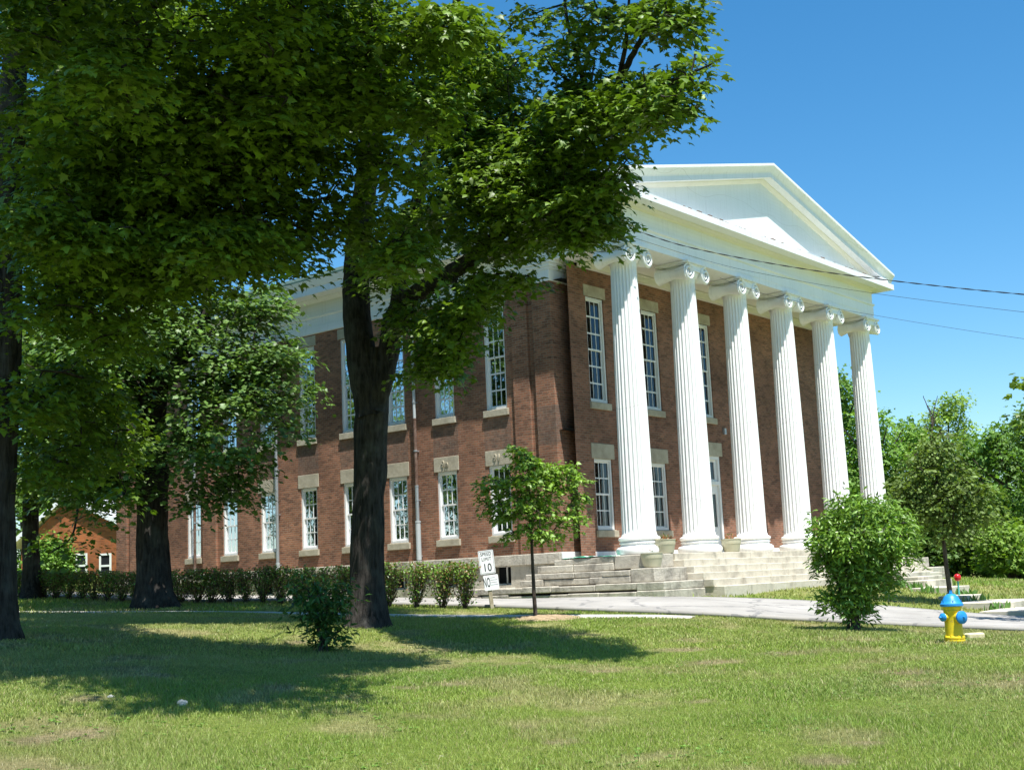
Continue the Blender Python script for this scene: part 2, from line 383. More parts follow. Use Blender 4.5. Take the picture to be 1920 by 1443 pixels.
def make_ground():
    xs = np.concatenate([[-600,-300,-160,-100,-70,-55,-45,-38], np.arange(-33,4,.17), np.arange(4.5,24,.5), np.arange(26,60,2.5), [66,80,100,140,220,400,700]])
    ys = np.concatenate([[-700,-300,-150,-90,-60,-45,-35,-28], np.arange(-23,6,.17), np.arange(6.5,32,.5), np.arange(34,70,2.5), [76,90,120,180,300,600]])
    X, Y = np.meshgrid(xs, ys, indexing='ij'); Z = T(X, Y)
    Z = Z+np.where((X > -33) & (X < 30) & (Y < 40) & (Y > -23), (fbm(X*.8, Y*.8, 3, 3)-.5)*.05, 0)
    Xf, Yf = X.ravel(), Y.ravel(); inr = inside(Xf, Yf, ROADPOLY).reshape(X.shape); inw = inside(Xf, Yf, WALKPOLY).reshape(X.shape)
    Z = np.where(inr, Z-.07, Z); Z = np.where(inw, Z-.07, Z)
    Z = np.where((X > 0) & (X < 16.5) & (Y > -.5) & (Y < 24), Z-1.0, Z)   # cellar under the hall
    nx, ny = X.shape; idx = np.arange(nx*ny).reshape(nx, ny)
    F = np.stack([idx[:-1, :-1], idx[1:, :-1], idx[1:, 1:], idx[:-1, 1:]], -1).reshape(-1, 4)
    col = grass_col(X.ravel(), Y.ravel())*.8
    m = mat('lawn_turf', rough=.95, spec=.1); n = N(m); a = n.new('Attribute', attribute_name='Col'); P = n.pos()
    c = n.mix(n.ramp(n.noise(P, 14, 6, .75), [(.35, (.0, .0, .0)), (.7, (1, 1, 1))]), n.mix(1.0, a.outputs['Color'], (.55, .62, .5), 'MULTIPLY'), n.mix(1.0, a.outputs['Color'], (1.35, 1.25, 1.25), 'MULTIPLY'))
    n.L(c, n.b.inputs['Base Color']); n.bump(n.noise(P, 22, 6, .8), 1.0, .06)
    o = fastmesh('ground', np.stack([X.ravel(), Y.ravel(), Z.ravel()], 1), F, m, col=col, smooth=True)
    tag(o, kind='structure')
make_ground()

def strip_sheet(name, A, B, m, k, lift):
    V = []; 
    for i in range(len(A)):
        for j in range(k+1):
            p = A[i]*(1-j/k)+B[i]*j/k; V.append(p)
    V = np.array(V); Z = T(V[:, 0], V[:, 1])+lift; V = np.column_stack([V, Z])
    idx = np.arange(len(V)).reshape(len(A), k+1); F = np.stack([idx[:-1, :-1], idx[:-1, 1:], idx[1:, 1:], idx[1:, :-1]], -1).reshape(-1, 4)
    o = fastmesh(name, V, F, m, smooth=True)
    sol = o.modifiers.new('s', 'SOLIDIFY'); sol.thickness = .09; sol.offset = -1 
    return tag(o, kind='structure')
m = mat('asphalt_drive', rough=.92, spec=.2); n = N(m); P = n.pos()
c = n.ramp(n.noise(P, .5, 6, .65), [(.35, (.27, .255, .23)), (.65, (.37, .35, .32))])
X_, Y_, Z_ = n.sep(P)
cr = n.new('TexVoronoi', feature='DISTANCE_TO_EDGE'); cr.inputs['Scale'].default_value = .45
wv = n.new('Vector' + 'Math'); wv.operation = 'ADD'; n.L(P, wv.inputs[0]); n.L(n.noise(P, 1.2, 4, .6, 'Color'), wv.inputs[1]); n.L(wv.outputs[0], cr.inputs['Vector'])
c = n.mix(n.math('MULTIPLY', n.math('LESS_THAN', cr.outputs['Distance'], .02), .6), c, (.12, .12, .12))
c = n.mix(n.ramp(n.noise(P, 60, 3), [(.5, (0, 0, 0)), (.8, (.6, .6, .6))]), c, (.2, .2, .2)); n.L(c, n.b.inputs['Base Color']); n.bump(n.noise(P, 80, 3), .4, .01)
M['road'] = m
def resample(P, n):
    d = np.r_[0, np.cumsum(np.linalg.norm(np.diff(P, axis=0), axis=1))]; t = np.linspace(0, d[-1], n)
    return np.stack([np.interp(t, d, P[:, 0]), np.interp(t, d, P[:, 1])], 1)
strip_sheet('driveway', RN, RF, M['road'], 14, 0.0)
M['concrete'] = stone_mat('pale_concrete', (.52, .49, .42), (.60, .57, .50), (.36, .34, .29), 1.5, .2, False)
strip_sheet('footpath', WL, WR_, M['concrete'], 4, 0.012)

# ------------------------------------------------------------------ the hall
HALL = empty('college_hall', (8.25, 12, -1.6)); bpy.context.view_layer.update()
tag(HALL, 'red brick Greek revival hall with six white Ionic columns under a pediment', 'building')
HO = (8.25, 12, -1.6)
def hp(mb, name, mt, parent=None, **k): return mb.build(name, mt, parent or HALL, off=HO if parent is None or parent.get('_h') else None, **k)
XW, YF = -.46, 1.94           # planes of the side and front walls
YB, XR = 25.0, 16.96           # rear and right-hand walls
Z0, Z1 = -.33, 8.0
SW = [4.721+2.195*i for i in range(9)]; FWN = [1.18, 4.27, 7.62, 10.4]
SOW, FOW = .86, .95           # opening widths
LO, HI = (.30, 2.46), (4.20, 7.50)
def wall_sheet(mb, u0, u1, z0, z1, ops, Mp, depth=.2):
    us = sorted({u0, u1, *[o[0] for o in ops], *[o[1] for o in ops]}); zs = sorted({z0, z1, *[o[2] for o in ops], *[o[3] for o in ops]})
    for a, b in zip(us[:-1], us[1:]):
        for c, d in zip(zs[:-1], zs[1:]):
            if any(o[0] <= (a+b)/2 <= o[1] and o[2] <= (c+d)/2 <= o[3] for o in ops): continue
            mb.quad(Mp(a, c, 0), Mp(b, c, 0), Mp(b, d, 0), Mp(a, d, 0))
    for o in ops:
        a, b, c, d = o; e = -depth
        mb.quad(Mp(a, c, 0), Mp(a, d, 0), Mp(a, d, e), Mp(a, c, e)); mb.quad(Mp(b, c, 0), Mp(b, c, e), Mp(b, d, e), Mp(b, d, 0))
        mb.quad(Mp(a, c, 0), Mp(a, c, e), Mp(b, c, e), Mp(b, c, 0)); mb.quad(Mp(a, d, 0), Mp(b, d, 0), Mp(b, d, e), Mp(a, d, e))
side = lambda u, v, n: (XW-n, u, v)
front = lambda u, v, n: (u, YF-n, v)
mb = MB(); ops = [(y-SOW/2, y+SOW/2, *z) for y in SW for z in (LO, HI)]
wall_sheet(mb, 2.4, YB, Z0, Z1, ops, side); hp(mb, 'side_wall', M['brick'], fix=False)
mb = MB(); ops = []
for i, x in enumerate(FWN):
    ops.append((x-FOW/2, x+FOW/2, *HI))
    if i == 2: ops.append((x-.62, x+.62, -.5, 2.86))
    else: ops.append((x-FOW/2, x+FOW/2, *LO))
ops[ [i for i, o in enumerate(ops) if o[2] == -.5][0] ] = (FWN[2]-.62, FWN[2]+.62, -.5, 2.86)
wall_sheet(mb, -.2, XR, -.5, 8.4, ops, front); hp(mb, 'front_wall', M['brick_front'], fix=False)
mb = MB(); mb.quad((XR, 2, Z0-1.5), (XR, YB, Z0-1.5), (XR, YB, Z1), (XR, 2, Z1)); mb.quad((XR, YB, Z0-1.5), (XW, YB, Z0-1.5), (XW, YB, Z1), (XR, YB, Z1)); hp(mb, 'rear_wall', M['brick_front'], fix=False)
# near-black sheets behind the glass, their colour stands in for unlit rooms
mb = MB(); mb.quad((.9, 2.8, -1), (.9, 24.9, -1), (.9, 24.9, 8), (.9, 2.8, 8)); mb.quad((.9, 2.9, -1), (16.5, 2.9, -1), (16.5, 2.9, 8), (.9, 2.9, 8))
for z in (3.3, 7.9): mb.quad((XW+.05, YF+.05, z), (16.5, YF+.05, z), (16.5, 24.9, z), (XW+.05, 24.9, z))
hp(mb, 'unlit_room_sheet', M['dark'], fix=False)
# antae, pilasters
for a, b, nm in (((-.56, 2.36, Z0), (.48, 3.06, 7.86), 'corner_pier'), ((16.0, 2.36, Z0), (17.06, 3.06, 7.86), 'corner_pier'), ((XW-.09, 3.32, Z0), (XW+.1, 3.94, Z1), 'pilaster')):
    mb = MB(); mb.box(a, b); hp(mb, nm, M['brick'])
mb = MB(); mb.box((XW-.11, 18.62, -.9), (XW+.1, 19.42, Z1)); hp(mb, 'pilaster', M['brick'])
for a, b in ((23.55, 24.15), (24.4, 25.1)): mb = MB(); mb.box((XW-.10, a, Z0), (XW+.1, b, Z1)); hp(mb, 'pilaster', M['brick'])
# anta caps and white bases
for x0, x1 in ((-.60, .52), (15.96, 17.10)):
    y0 = 2.32; mb = MB()
    mb.box((x0, y0, 7.86), (x1, 3.1, 8.22)); mb.box((x0-.03, y0-.03, 8.22), (x1+.03, 3.13, 8.30)); mb.box((x0-.07, y0-.07, 8.30), (x1+.07, 3.17, 8.40)); mb.box((x0-.12, y0-.12, 8.40), (x1+.12, 3.2, 8.52))
    hp(mb, 'pier_cap', M['white'], bevel=.006)
mb = MB(); mb.box((-.60, 2.32, -.53), (.52, 3.0, -.33))
mb.box((.52, YF-.05, -.53), (FWN[2]-.75, YF+.1, -.35)); mb.box((FWN[2]+.75, YF-.05, -.53), (15.96, YF+.1, -.35)); mb.box((15.96, 2.32, -.53), (17.10, 3.0, -.33))
hp(mb, 'plinth', M['white'], bevel=.008)
# stone foundation with basement windows
mb = MB(); bw = [(SW[i]-.42, SW[i]+.42, -1.22, -.62) for i in range(9)]
fnd = lambda u, v, n: (-.62-n, u, v)
wall_sheet(mb, 2.36, YB+.15, -2.4, -.36, bw, fnd, .45)
hp(mb, 'foundation', M['rough'], fix=False)
mb = MB(); y = 2.36
while y < YB+.15:
    L = random.uniform(1.0, 1.9); e = min(y+L, YB+.15); z = -.64+random.uniform(-.01, .01); mb.box((-.70, y+.006, z), (-.44, e-.006, -.335)); y = e
hp(mb, 'water_table', M['rough'], bevel=.015)
mb = MB(); mb.quad((-.16, 2.5, -2), (-.16, 24.8, -2), (-.16, 24.8, -.4), (-.16, 2.5, -.4)); hp(mb, 'unlit_room_sheet', M['dark'], fix=False)  # near-black sheet, coloured dark for the unlit cellar behind the openings
for a, b, c, d in bw:   # basement sash bars
    mb = MB(); mb.box((-.30, a, c), (-.26, b, c+.05)); mb.box((-.30, a, d-.05), (-.26, b, d)); mb.box((-.30, (a+b)/2-.02, c), (-.26, (a+b)/2+.02, d))
    hp(mb, 'basement_window', M['trim'])

def make_window(name, uc, z0, z1, wd, rows, Mp, lint, sill_l, curtain=0, text=None):
    """sash window: frame mesh with muntins, glass, stone lintel and sill, curtains"""
    fr = MB(); B = lambda a, b, mi=0: fr.box(a, b, mi, M=Mp)
    h = wd/2; t = .075
    # box frame
    B((uc-h, z0, -.17), (uc-h+t, z1, -.045)); B((uc+h-t, z0, -.17), (uc+h, z1, -.045)); B((uc-h+t, z1-t, -.17), (uc+h-t, z1, -.048)); B((uc-h+t, z0, -.17), (uc+h-t, z0+.08, -.03))
    iu0, iu1, iz0, iz1 = uc-h+t, uc+h-t, z0+.08, z1-t; mid = (iz0+iz1)/2
    st = .045
    for (a, b, nn) in ((iz0, mid+.02, -.125), (mid-.02, iz1, -.095)):
        B((iu0, a, nn-.03), (iu0+st, b, nn)); B((iu1-st, a, nn-.03), (iu1, b, nn)); B((iu0+st, a, nn-.03), (iu1-st, a+.05, nn)); B((iu0+st, b-.045, nn-.03), (iu1-st, b, nn))
        r = rows//2
        for i in range(1, r):
            zz = a+(b-a)*i/r; q = .017 if rows < 6 else .024; B((iu0+st, zz-q, nn-.027), (iu1-st, zz+q, nn-.003))
        for i in (1, 2):
            uu = iu0+st+(iu1-iu0-2*st)*i/3; B((uu-.011, a+.05, nn-.025), (uu+.011, b-.045, nn-.005))
    o = hp(fr, name, M['trim']); 
    def sub(mb_, nm, mt, **k): return mb_.build(nm, mt, o, off=HO, **k)
    g = MB()
    g.quad(Mp(iu0+.01, iz0, -.142), Mp(iu1-.01, iz0, -.142), Mp(iu1-.01, mid, -.142), Mp(iu0+.01, mid, -.142))
    g.quad(Mp(iu0+.01, mid, -.112), Mp(iu1-.01, mid, -.112), Mp(iu1-.01, iz1, -.112), Mp(iu0+.01, iz1, -.112))
    sub(g, 'pane', M['glass'], fix=False)
    if curtain:
        c = MB(); k = 26
        def cur(a, b):
            vs = []
            for i in range(k+1):
                u = a+(b-a)*i/k; nn = -.30+.025*sin(i*1.9)+.01*sin(i*.7)
                vs += [Mp(u, iz0-.05, nn), Mp(u, iz1+.05, nn*.9-.02)]
            c.add(vs, [(2*i, 2*i+2, 2*i+3, 2*i+1) for i in range(k)])
        cur(uc-h+.04, uc-h+(.34 if curtain == 1 else .22)*wd); cur(uc+h-(.24 if curtain == 1 else .38)*wd, uc+h-.04)
        sub(c, 'curtain', M['curtain'], fix=False)
    ls = MB(); lh, lw = lint; ls.box((uc-lw/2, z1, -.19), (uc+lw/2, z1+lh, .022), M=Mp); 
    lo = sub(ls, 'lintel', M['lintel'], bevel=.006)
    ss = MB(); ss.box((uc-sill_l/2, z0-.22, -.05), (uc+sill_l/2, z0-.02, .075), M=Mp); ss.box((uc-h, z0-.02, -.18), (uc+h, z0+.0, .03), M=Mp)
    sub(ss, 'sill', M['lintel'], bevel=.006)
    return o, lo
WO = {}
for i, y in enumerate(SW):
    WO[('s', i)] = make_window('window', y, *LO, SOW, 4, side, (.46, 1.07), 1.0, 1 if i % 2 else 2)
    make_window('window', y, *HI, SOW, 6, side, (.36, 1.05), 1.0, 0)
for i, x in enumerate(FWN):
    if i != 2: make_window('window', x, *LO, FOW, 4, front, (.46, 1.2), 1.08, 1)
    make_window('window', x, *HI, FOW, 6, front, (.36, 1.15), 1.08, 0)

def text_mesh(txt, size, depth, xf, name, mt, parent, off=(0, 0, 0), sx=1.0, bold=0.0):
    cu = bpy.data.curves.new('t', 'FONT'); cu.body = txt; cu.size = size; cu.extrude = depth; cu.align_x = 'CENTER'; cu.align_y = 'CENTER'; cu.offset = bold*.4; cu.resolution_u = 4; cu.space_character = 1.08
    to = bpy.data.objects.new('t', cu); COL.objects.link(to); bpy.context.view_layer.update()
    me = bpy.data.meshes.new_from_object(to.evaluated_get(bpy.context.evaluated_depsgraph_get())); bpy.data.objects.remove(to); bpy.data.curves.remove(cu)
    me.materials.clear()
    for v in me.vertices:
        p = xf(v.co.x*sx, v.co.y, v.co.z); v.co = (p[0]-off[0], p[1]-off[1], p[2]-off[2])
    me.update(); me.name = name
    return link(name, me, mt, parent)
for i, tx in ((0, '91'), (1, '9n')):
    y = SW[i]; text_mesh(tx, .30, .014, lambda a, b, c, y=y: (XW-.036-c, y-a+.05, 2.69+b), 'carved_number', M['lintel'], WO[('s', i)][0], HO, 1.0, .006)

# front door
x = FWN[2]; mb = MB(); fB = lambda a, b: mb.box(a, b, 0, M=front)
fB((x-.62, -.50, -.17), (x-.50, 2.86, -.02)); fB((x+.50, -.50, -.17), (x+.62, 2.86, -.02)); fB((x-.5, 2.74, -.17), (x+.5, 2.86, -.022)); fB((x-.5, 1.86, -.17), (x+.5, 1.98, -.02))
do = hp(mb, 'door_frame', M['trim'])
mb = MB(); fB = lambda a, b: mb.box(a, b, 0, M=front)
for a, b, c, d in ((x-.5, x-.36, -.48, 1.86), (x+.36, x+.5, -.48, 1.86), (x-.36, x+.36, -.48, .42), (x-.36, x+.36, 1.55, 1.86), (x-.5, x-.36, 1.98, 2.74), (x+.36, x+.5, 1.98, 2.74), (x-.36, x+.36, 1.98, 2.06), (x-.36, x+.36, 2.66, 2.74)): fB((a, c, -.14), (b, d, -.09))
fB((x-.26, -.36, -.10), (x+.26, .30, -.075))
dd = hp(mb, 'door', M['trim'], bevel=.004)
mb = MB(); mb.quad(front(x-.4, .4, -.12), front(x+.4, .4, -.12), front(x+.4, 2.7, -.12), front(x-.4, 2.7, -.12)); mb.build('pane', M['glass'], dd, off=HO, fix=False)
mb = MB(); mb.tube([front(x-.42, .55, -.085), front(x-.42, .55, -.03), front(x-.34, .55, -.03)], .016, 8); mb.build('handle', M['metal'], dd, off=HO)
mb = MB(); mb.box((x-.8, 2.86, -.19), (x+.8, 3.33, .022), M=front); mb.build('lintel', M['lintel'], do, off=HO, bevel=.006)
mb = MB(); mb.box((x-.68, -.53, -.15), (x+.68, -.49, .12), M=front); mb.build('threshold', M['lintel'], do, off=HO)
mb = MB(); fx = x+1.02; mb.box((fx-.07, 3.65, .002), (fx+.07, 3.87, .10), M=front); hp(mb, 'wall_box', M['metal'], bevel=.01)

# columns
def flute_shaft(c):
    zs = [0, .05, .11, .2, .8, 2, 3.5, 5, 6.3, 7.2, 7.72, 7.84, 7.90, 7.99]; nfl = 24; q = 8; k = nfl*q
    V = []; base = 0
    for z in zs:
        t = z/7.99; r = .485-.10*(t**1.35) + (.035*(1-z/.11) if z < .11 else 0) + (.02*(z-7.84)/.15 if z > 7.84 else 0)
        dep = 0 if z < .1 or z > 7.85 else (.6 if z in (.11, 7.84) else 1.0)
        for i in range(k):
            a = 2*pi*i/k; ph = (i % q)/q
            fl = 0 if ph < .13 else sin(pi*(ph-.13)/.87+0)
            V.append((c[0]+(r-.052*r/.45*dep*max(0, fl)**.6)*cos(a), c[1]+(r-.052*r/.45*dep*max(0, fl)**.6)*sin(a), c[2]+z))
    n = len(zs); idx = np.arange(n*k).reshape(n, k); F = np.stack([idx[:-1], np.roll(idx, -1, 1)[:-1], np.roll(idx, -1, 1)[1:], idx[1:]], -1).reshape(-1, 4)
    return np.array(V), F
def make_capital(mb, cx, cy):
    zb = 8.02
    # echinus
    mb.lathe([(.40, zb-.04), (.42, zb), (.50, zb+.09), (.52, zb+.14), (.48, zb+.18)], (cx, cy, 0), 32)
    # canalis block and abacus
    mb.box((cx-.46, cy-.50, zb+.13), (cx+.46, cy+.50, zb+.36)); 
    mb.box((cx-.62, cy-.62, zb+.40), (cx+.62, cy+.62, zb+.47)); mb.box((cx-.57, cy-.56, zb+.36), (cx+.57, cy+.56, zb+.40))
    for sx in (-1, 1):
        vx, vz = cx+sx*.49, zb+.11
        # bolster between the front and back volutes, waisted in the middle
        pr = []
        for i in range(21):
            t = -1+2*i/20; r = .155+.115*abs(t)**1.5+.008*sin(i*2.6)
            pr.append((r, t*.54))
        pr = [(0, -.47), (.225, -.47), (.225, -.54)]+pr+[(.225, .54), (.225, .47), (0, .47)]
        mb.lathe([(r, z) for r, z in pr], (0, 0, 0), 20, M=lambda a, b, c, vx=vx, vz=vz: (vx+a, cy+c, vz+b))
        for sy in (-1, 1):
            pts = []; rad = []
            for i in range(64):
                t = i/63; ang = pi/2-sx*0+t*2*pi*1.9; r = .235*(1-t)**1.1+.045
                pts.append((vx+(-sx)*-1*r*cos(ang)*1.0, cy+sy*.555, vz+r*sin(ang))); rad.append(.046*(1-.5*t))
            mb.tube(pts, rad, 8); mb.lathe([(.05, -.012), (.05, .012), (.02, .03)], (0, 0, 0), 12, M=lambda a, b, c, vx=vx, vz=vz, sy=sy: (vx+a, cy+sy*(.50+c), vz+b))
    for sy in (-1, 1): mb.box((cx-.42, cy+sy*.525-.03, zb+.18), (cx+.42, cy+sy*.525+.03, zb+.37))
    for sy in (-1, 1):   # fillet joining the volutes
        mb.tube([(cx-.49, cy+sy*.55, zb+.40), (cx-.2, cy+sy*.55, zb+.37), (cx+.2, cy+sy*.55, zb+.37), (cx+.49, cy+sy*.55, zb+.40)], .026, 6)
        mb.tube([(cx-.30, cy+sy*.46, zb+.20), (cx, cy+sy*.46, zb+.165), (cx+.30, cy+sy*.46, zb+.20)], .022, 6)
for i in range(6):
    cx, cy = 3.3*i, 0.0; V, F = flute_shaft((cx, cy, 0)); V = V-np.array(HO)
    col = fastmesh('column', V, F, M['column'], HALL); col.data.shade_smooth(); col.data.set_sharp_from_angle(angle=radians(35))
    mb = MB(); mb.lathe([(.60, -.53), (.66, -.50), (.69, -.42), (.67, -.34), (.61, -.30), (.565, -.285), (.55, -.25), (.54, -.225), (.575, -.215), (.585, -.19), (.57, -.165), (.545, -.16), (.54, -.14), (.575, -.13), (.605, -.09), (.60, -.05), (.56, -.02), (.525, -.005), (.50, .0)], (cx, cy, 0), 48)
    mb.build('column_base', M['column'], col, off=HO, smooth=True, autos=40)
    mb = MB(); make_capital(mb, cx, cy); mb.build('capital', M['column'], col, off=HO, smooth=True, autos=35)

# entablature of the portico: three sides swept
def U_path(o=0.0):   # out normals, from rear left round the front to rear right
    s = sqrt(2)
    return None
def run(prof, name, mt, y_back=3.3, **k):
    mb = MB(); xL, xR, yF = -.50, 17.0, -.45
    path = [((xL, y_back, 0), -1, 0), ((xL, yF, 0), -1, -1), ((xR, yF, 0), 1, -1), ((xR, y_back, 0), 1, 0)]
    mb.sweep(path, prof); return hp(mb, name, mt, **k)
run([(0, 8.50), (0, 8.68), (.012, 8.69), (.012, 9.03), (.06, 9.07), (.06, 9.12), (.0, 9.13), (-.3, 9.13), (-.9, 9.1), (-.9, 8.50)], 'architrave', M['white'])
run([(-.005, 9.13), (-.005, 9.62), (-.2, 9.62), (-.2, 9.13)], 'frieze', M['board'])
run([(0.0, 9.60), (.03, 9.66), (.16, 9.72), (.17, 9.78), (-.2, 9.78), (-.2, 9.60)], 'bed_moulding', M['soffit'])
def cornice():
    mb = MB(); xL, xR, yF = -.50, 17.0, -.45
    prof = [(.17, 9.74), (.58, 9.72), (.62, 9.69), (.66, 9.69), (.66, 9.90), (.62, 9.92), (.0, 10.02), (-.2, 10.02), (-.2, 9.74)]
    sd_ = 1.38   # the flank eaves run out further than the front one
    path = [((xL, 3.3, 0), -sd_, 0), ((xL, yF, 0), -sd_, -1), ((xR, yF, 0), 1.05, -1), ((xR, 3.3, 0), 1.05, 0)]
    mb.sweep(path, prof); hp(mb, 'cornice', M['white'])
cornice()
# raking cornice and tympanum
PK = 8.25; zE = 10.05; zA = 12.33; hx = PK+.5+.72; sl = (zA-zE)/hx
mb = MB()
def rake(mb, prof, ext=0.0):
    """prof: (y outward from tympanum, z rise above the lower line)"""
    ns = len(prof); base = len(mb.v)
    for (x, z) in ((PK-hx-ext, zE-ext*sl), (PK, zA), (PK+hx+ext, zE-ext*sl)):
        for (o, dz) in prof: mb.v.append((x, -.45-o, z+dz))
    for i in range(2):
        for j in range(ns): mb.f.append((base+i*ns+j, base+i*ns+(j+1) % ns, base+(i+1)*ns+(j+1) % ns, base+(i+1)*ns+j)); mb.m.append(0)
    mb.f.append(tuple(base+j for j in range(ns))); mb.f.append(tuple(base+2*ns+j for j in reversed(range(ns)))); mb.m += [0, 0]
rake(mb, [(0, 0), (.34, .0), (.37, -.015), (.40, -.015), (.40, .14), (.405, .15), (.42, .19), (.53, .36), (.56, .375), (.56, .46), (-.3, .45), (-.3, 0)], .40)
hp(mb, 'raking_cornice', M['white'])
mb = MB(); rake(mb, [(0.0, -.14), (.03, -.13), (.11, -.04), (.12, .005), (0.0, .005)], -.35); hp(mb, 'raking_moulding', M['soffit'])
ze_ = zE+sl*(-.4-(PK-hx))+.02; mb = MB(); mb.add([(-.4, -.45, 9.9), (16.9, -.45, 9.9), (16.9, -.45, ze_), (PK, -.45, zA+.02), (-.4, -.45, ze_), (-.4, 3, 9.9), (16.9, 3, 9.9), (16.9, 3, ze_), (PK, 3, zA+.02), (-.4, 3, ze_)], [(0, 1, 2, 3, 4), (5, 9, 8, 7, 6), (0, 5, 6, 1), (0, 4, 9, 5), (1, 6, 7, 2)]); hp(mb, 'tympanum', M['board'])
# lead flashing with debris on the cornice ledge
mb = MB()
for i in range(60):
    a = random.uniform(2, 16.5); s_ = random.uniform(.03, .12)
    mb.box((a, -1.02+random.uniform(0, .2), 9.94), (a+s_*2.5, -.95+random.uniform(.0, .2), 9.97+s_*.35))
tag(hp(mb, 'ledge_debris', M['rust']), kind='stuff')
# portico ceiling with panel moulding
mb = MB(); mb.quad((.3, .4, 8.62), (16.2, .4, 8.62), (16.2, 2.0, 8.62), (.3, 2.0, 8.62))
for zz, a, b in ((8.58, .42, .50), (8.56, 1.82, 1.90)): mb.box((.35, a, zz), (16.15, b, 8.62))
mb.box((.34, YF-.14, 8.36), (16.2, YF+.0, 8.60)); mb.box((.34, YF-.2, 8.56), (16.2, YF-.14, 8.60))
hp(mb, 'portico_ceiling', M['soffit'])
# side entablature behind the portico
def srun(prof, name, mt):
    mb = MB(); mb.sweep([((XW-.04, 3.12, 0), -1, 0), ((XW-.04, YB+.1, 0), -1, 1), ((XR+.1, YB+.1, 0), 1, 1), ((XR+.1, 3.12, 0), 1, 0)], prof); return hp(mb, name, mt)
srun([(0, 7.90), (.03, 7.91), (.03, 8.13), (.0, 8.14), (.0, 8.46), (.05, 8.50), (.05, 8.55), (0, 8.56), (0, 9.02), (-.3, 9.02), (-.3, 7.90)], 'architrave', M['board'])
srun([(0, 9.0), (.05, 9.04), (.18, 9.10), (.19, 9.13), (.80, 9.10), (.84, 9.07), (.86, 9.07), (.86, 9.30), (.89, 9.33), (.99, 9.56), (-.2, 9.60), (-.2, 9.0)], 'cornice', M['white'])
srun([(.86, 9.565), (.98, 9.562), (1.0, 9.62), (1.0, 9.72), (-.1, 9.92), (-.1, 9.70)], 'gutter', M['roofm'])
# roof planes
mb = MB(); ridge = zA+.45
for s_, xe in ((-1, PK-hx-.3), (1, PK+hx+.3)):
    a = (xe, -.80, zE+.42-.3*sl); b = (PK, -.80, ridge); c_ = (PK, 3.35, ridge); d_ = (xe, 3.35, zE+.42-.3*sl)
    mb.add([a, b, c_, d_]+[(p[0], p[1], p[2]+.05) for p in (a, b, c_, d_)], [(0,3,2,1),(4,5,6,7),(0,1,5,4),(1,2,6,5),(2,3,7,6),(3,0,4,7)])
hp(mb, 'roof', M['roofm'])
mb = MB(); mb.add([(XW-.6, 3.3, 9.8), (PK, 3.3, ridge-.25), (XR+.6, 3.3, 9.8), (XW-.6, YB+.8, 9.8), (PK, YB+.8, ridge-.25), (XR+.6, YB+.8, 9.8)], [(0, 3, 4, 1), (1, 4, 5, 2), (0, 1, 2), (3, 5, 4), (0, 2, 5, 3)]); hp(mb, 'roof', M['roofm'])
# flat top edge of the portico flank (dark metal edging under the eave)
for a, b in ((-1.42, -.5), (17.0, 17.66)): mb = MB(); mb.box((a, -.9, 10.02), (b, 3.28, 10.16)); hp(mb, 'flank_gutter', M['white'])
# downpipes
def pipe(y, segs, r=.055):
    o = empty('downpipe', (0, 0, 0)); o.parent = HALL; o.location = (XW-.14-HO[0], y-HO[1], -HO[2])
    for z0_, z1_, mt, rr in segs:
        mb = MB(); mb.lathe([(rr, z0_), (rr, z1_-.05), (rr*1.12, z1_-.05), (rr*1.12, z1_)], (0, 0, 0), 14); mb.build('pipe_length', mt, o, smooth=True, autos=40)
    mb = MB()
    for z in (-.2, 1.6, 3.2, 4.8, 6.4):
        mb.lathe([(r*1.2, z), (r*1.2, z+.05)], (0, 0, 0), 14); mb.box((0, -.03, z), (.16, .03, z+.04))
    mb.build('bracket', M['metal'], o)
pipe(8.12, [(-1.6, -.3, M['pipewhite'], .062), (-.3, .95, M['pipewhite'], .085), (.95, 2.1, M['metal'], .06), (2.1, 4.3, M['rust'], .052), (4.3, 8.9, M['pipewhite'], .05)])
pipe(15.05, [(-1.45, -.1, M['pipewhite'], .07), (-.1, 3.4, M['metal'], .062), (3.4, 8.9, M['metal'], .055)])
pipe(19.85, [(-1.1, 3.0, M['rust'], .055), (3.0, 8.9, M['metal'], .05)])

# steps and stacked stone terrace
def blocks(mb, x0, x1, y0, y1, z0, z1, axis='x', lo=.9, hi=1.9, jit=.012, gap=.008):
    a, b = (x0, x1) if axis == 'x' else (y0, y1); t = a
    while t < b-1e-6:
        e = t+random.uniform(lo, hi); e = b if b-e < lo*.6 else min(e, b); j = random.uniform(-jit, jit); jz = random.uniform(-jit, 0)*.6
        if axis == 'x': mb.box((t+gap/2, y0+j, z0), (e-gap/2, y1, z1+jz))
        else: mb.box((x0+j, t+gap/2, z0), (x1, e-gap/2, z1+jz))
        t = e
FZ = -.53; RZ = .19
mb = MB(); blocks(mb, .25, 16.25, -1.0, .9, FZ-.3, FZ, 'x', 1.4, 2.6)
mb.box((.3, .9, FZ-.3), (16.2, 2.4, FZ-.004))
hp(mb, 'porch_floor', M['step'], bevel=.012)
for i in range(1, 6):
    mb = MB(); yf = -1.0-.30*i; z1_ = FZ-RZ*i; blocks(mb, .25+random.uniform(-.03, .03), 16.25, yf, .5, z1_-RZ-.25 if i == 5 else z1_-RZ-.02, z1_, 'x', .9, 2.4)
    hp(mb, 'step', M['step'], bevel=.012)
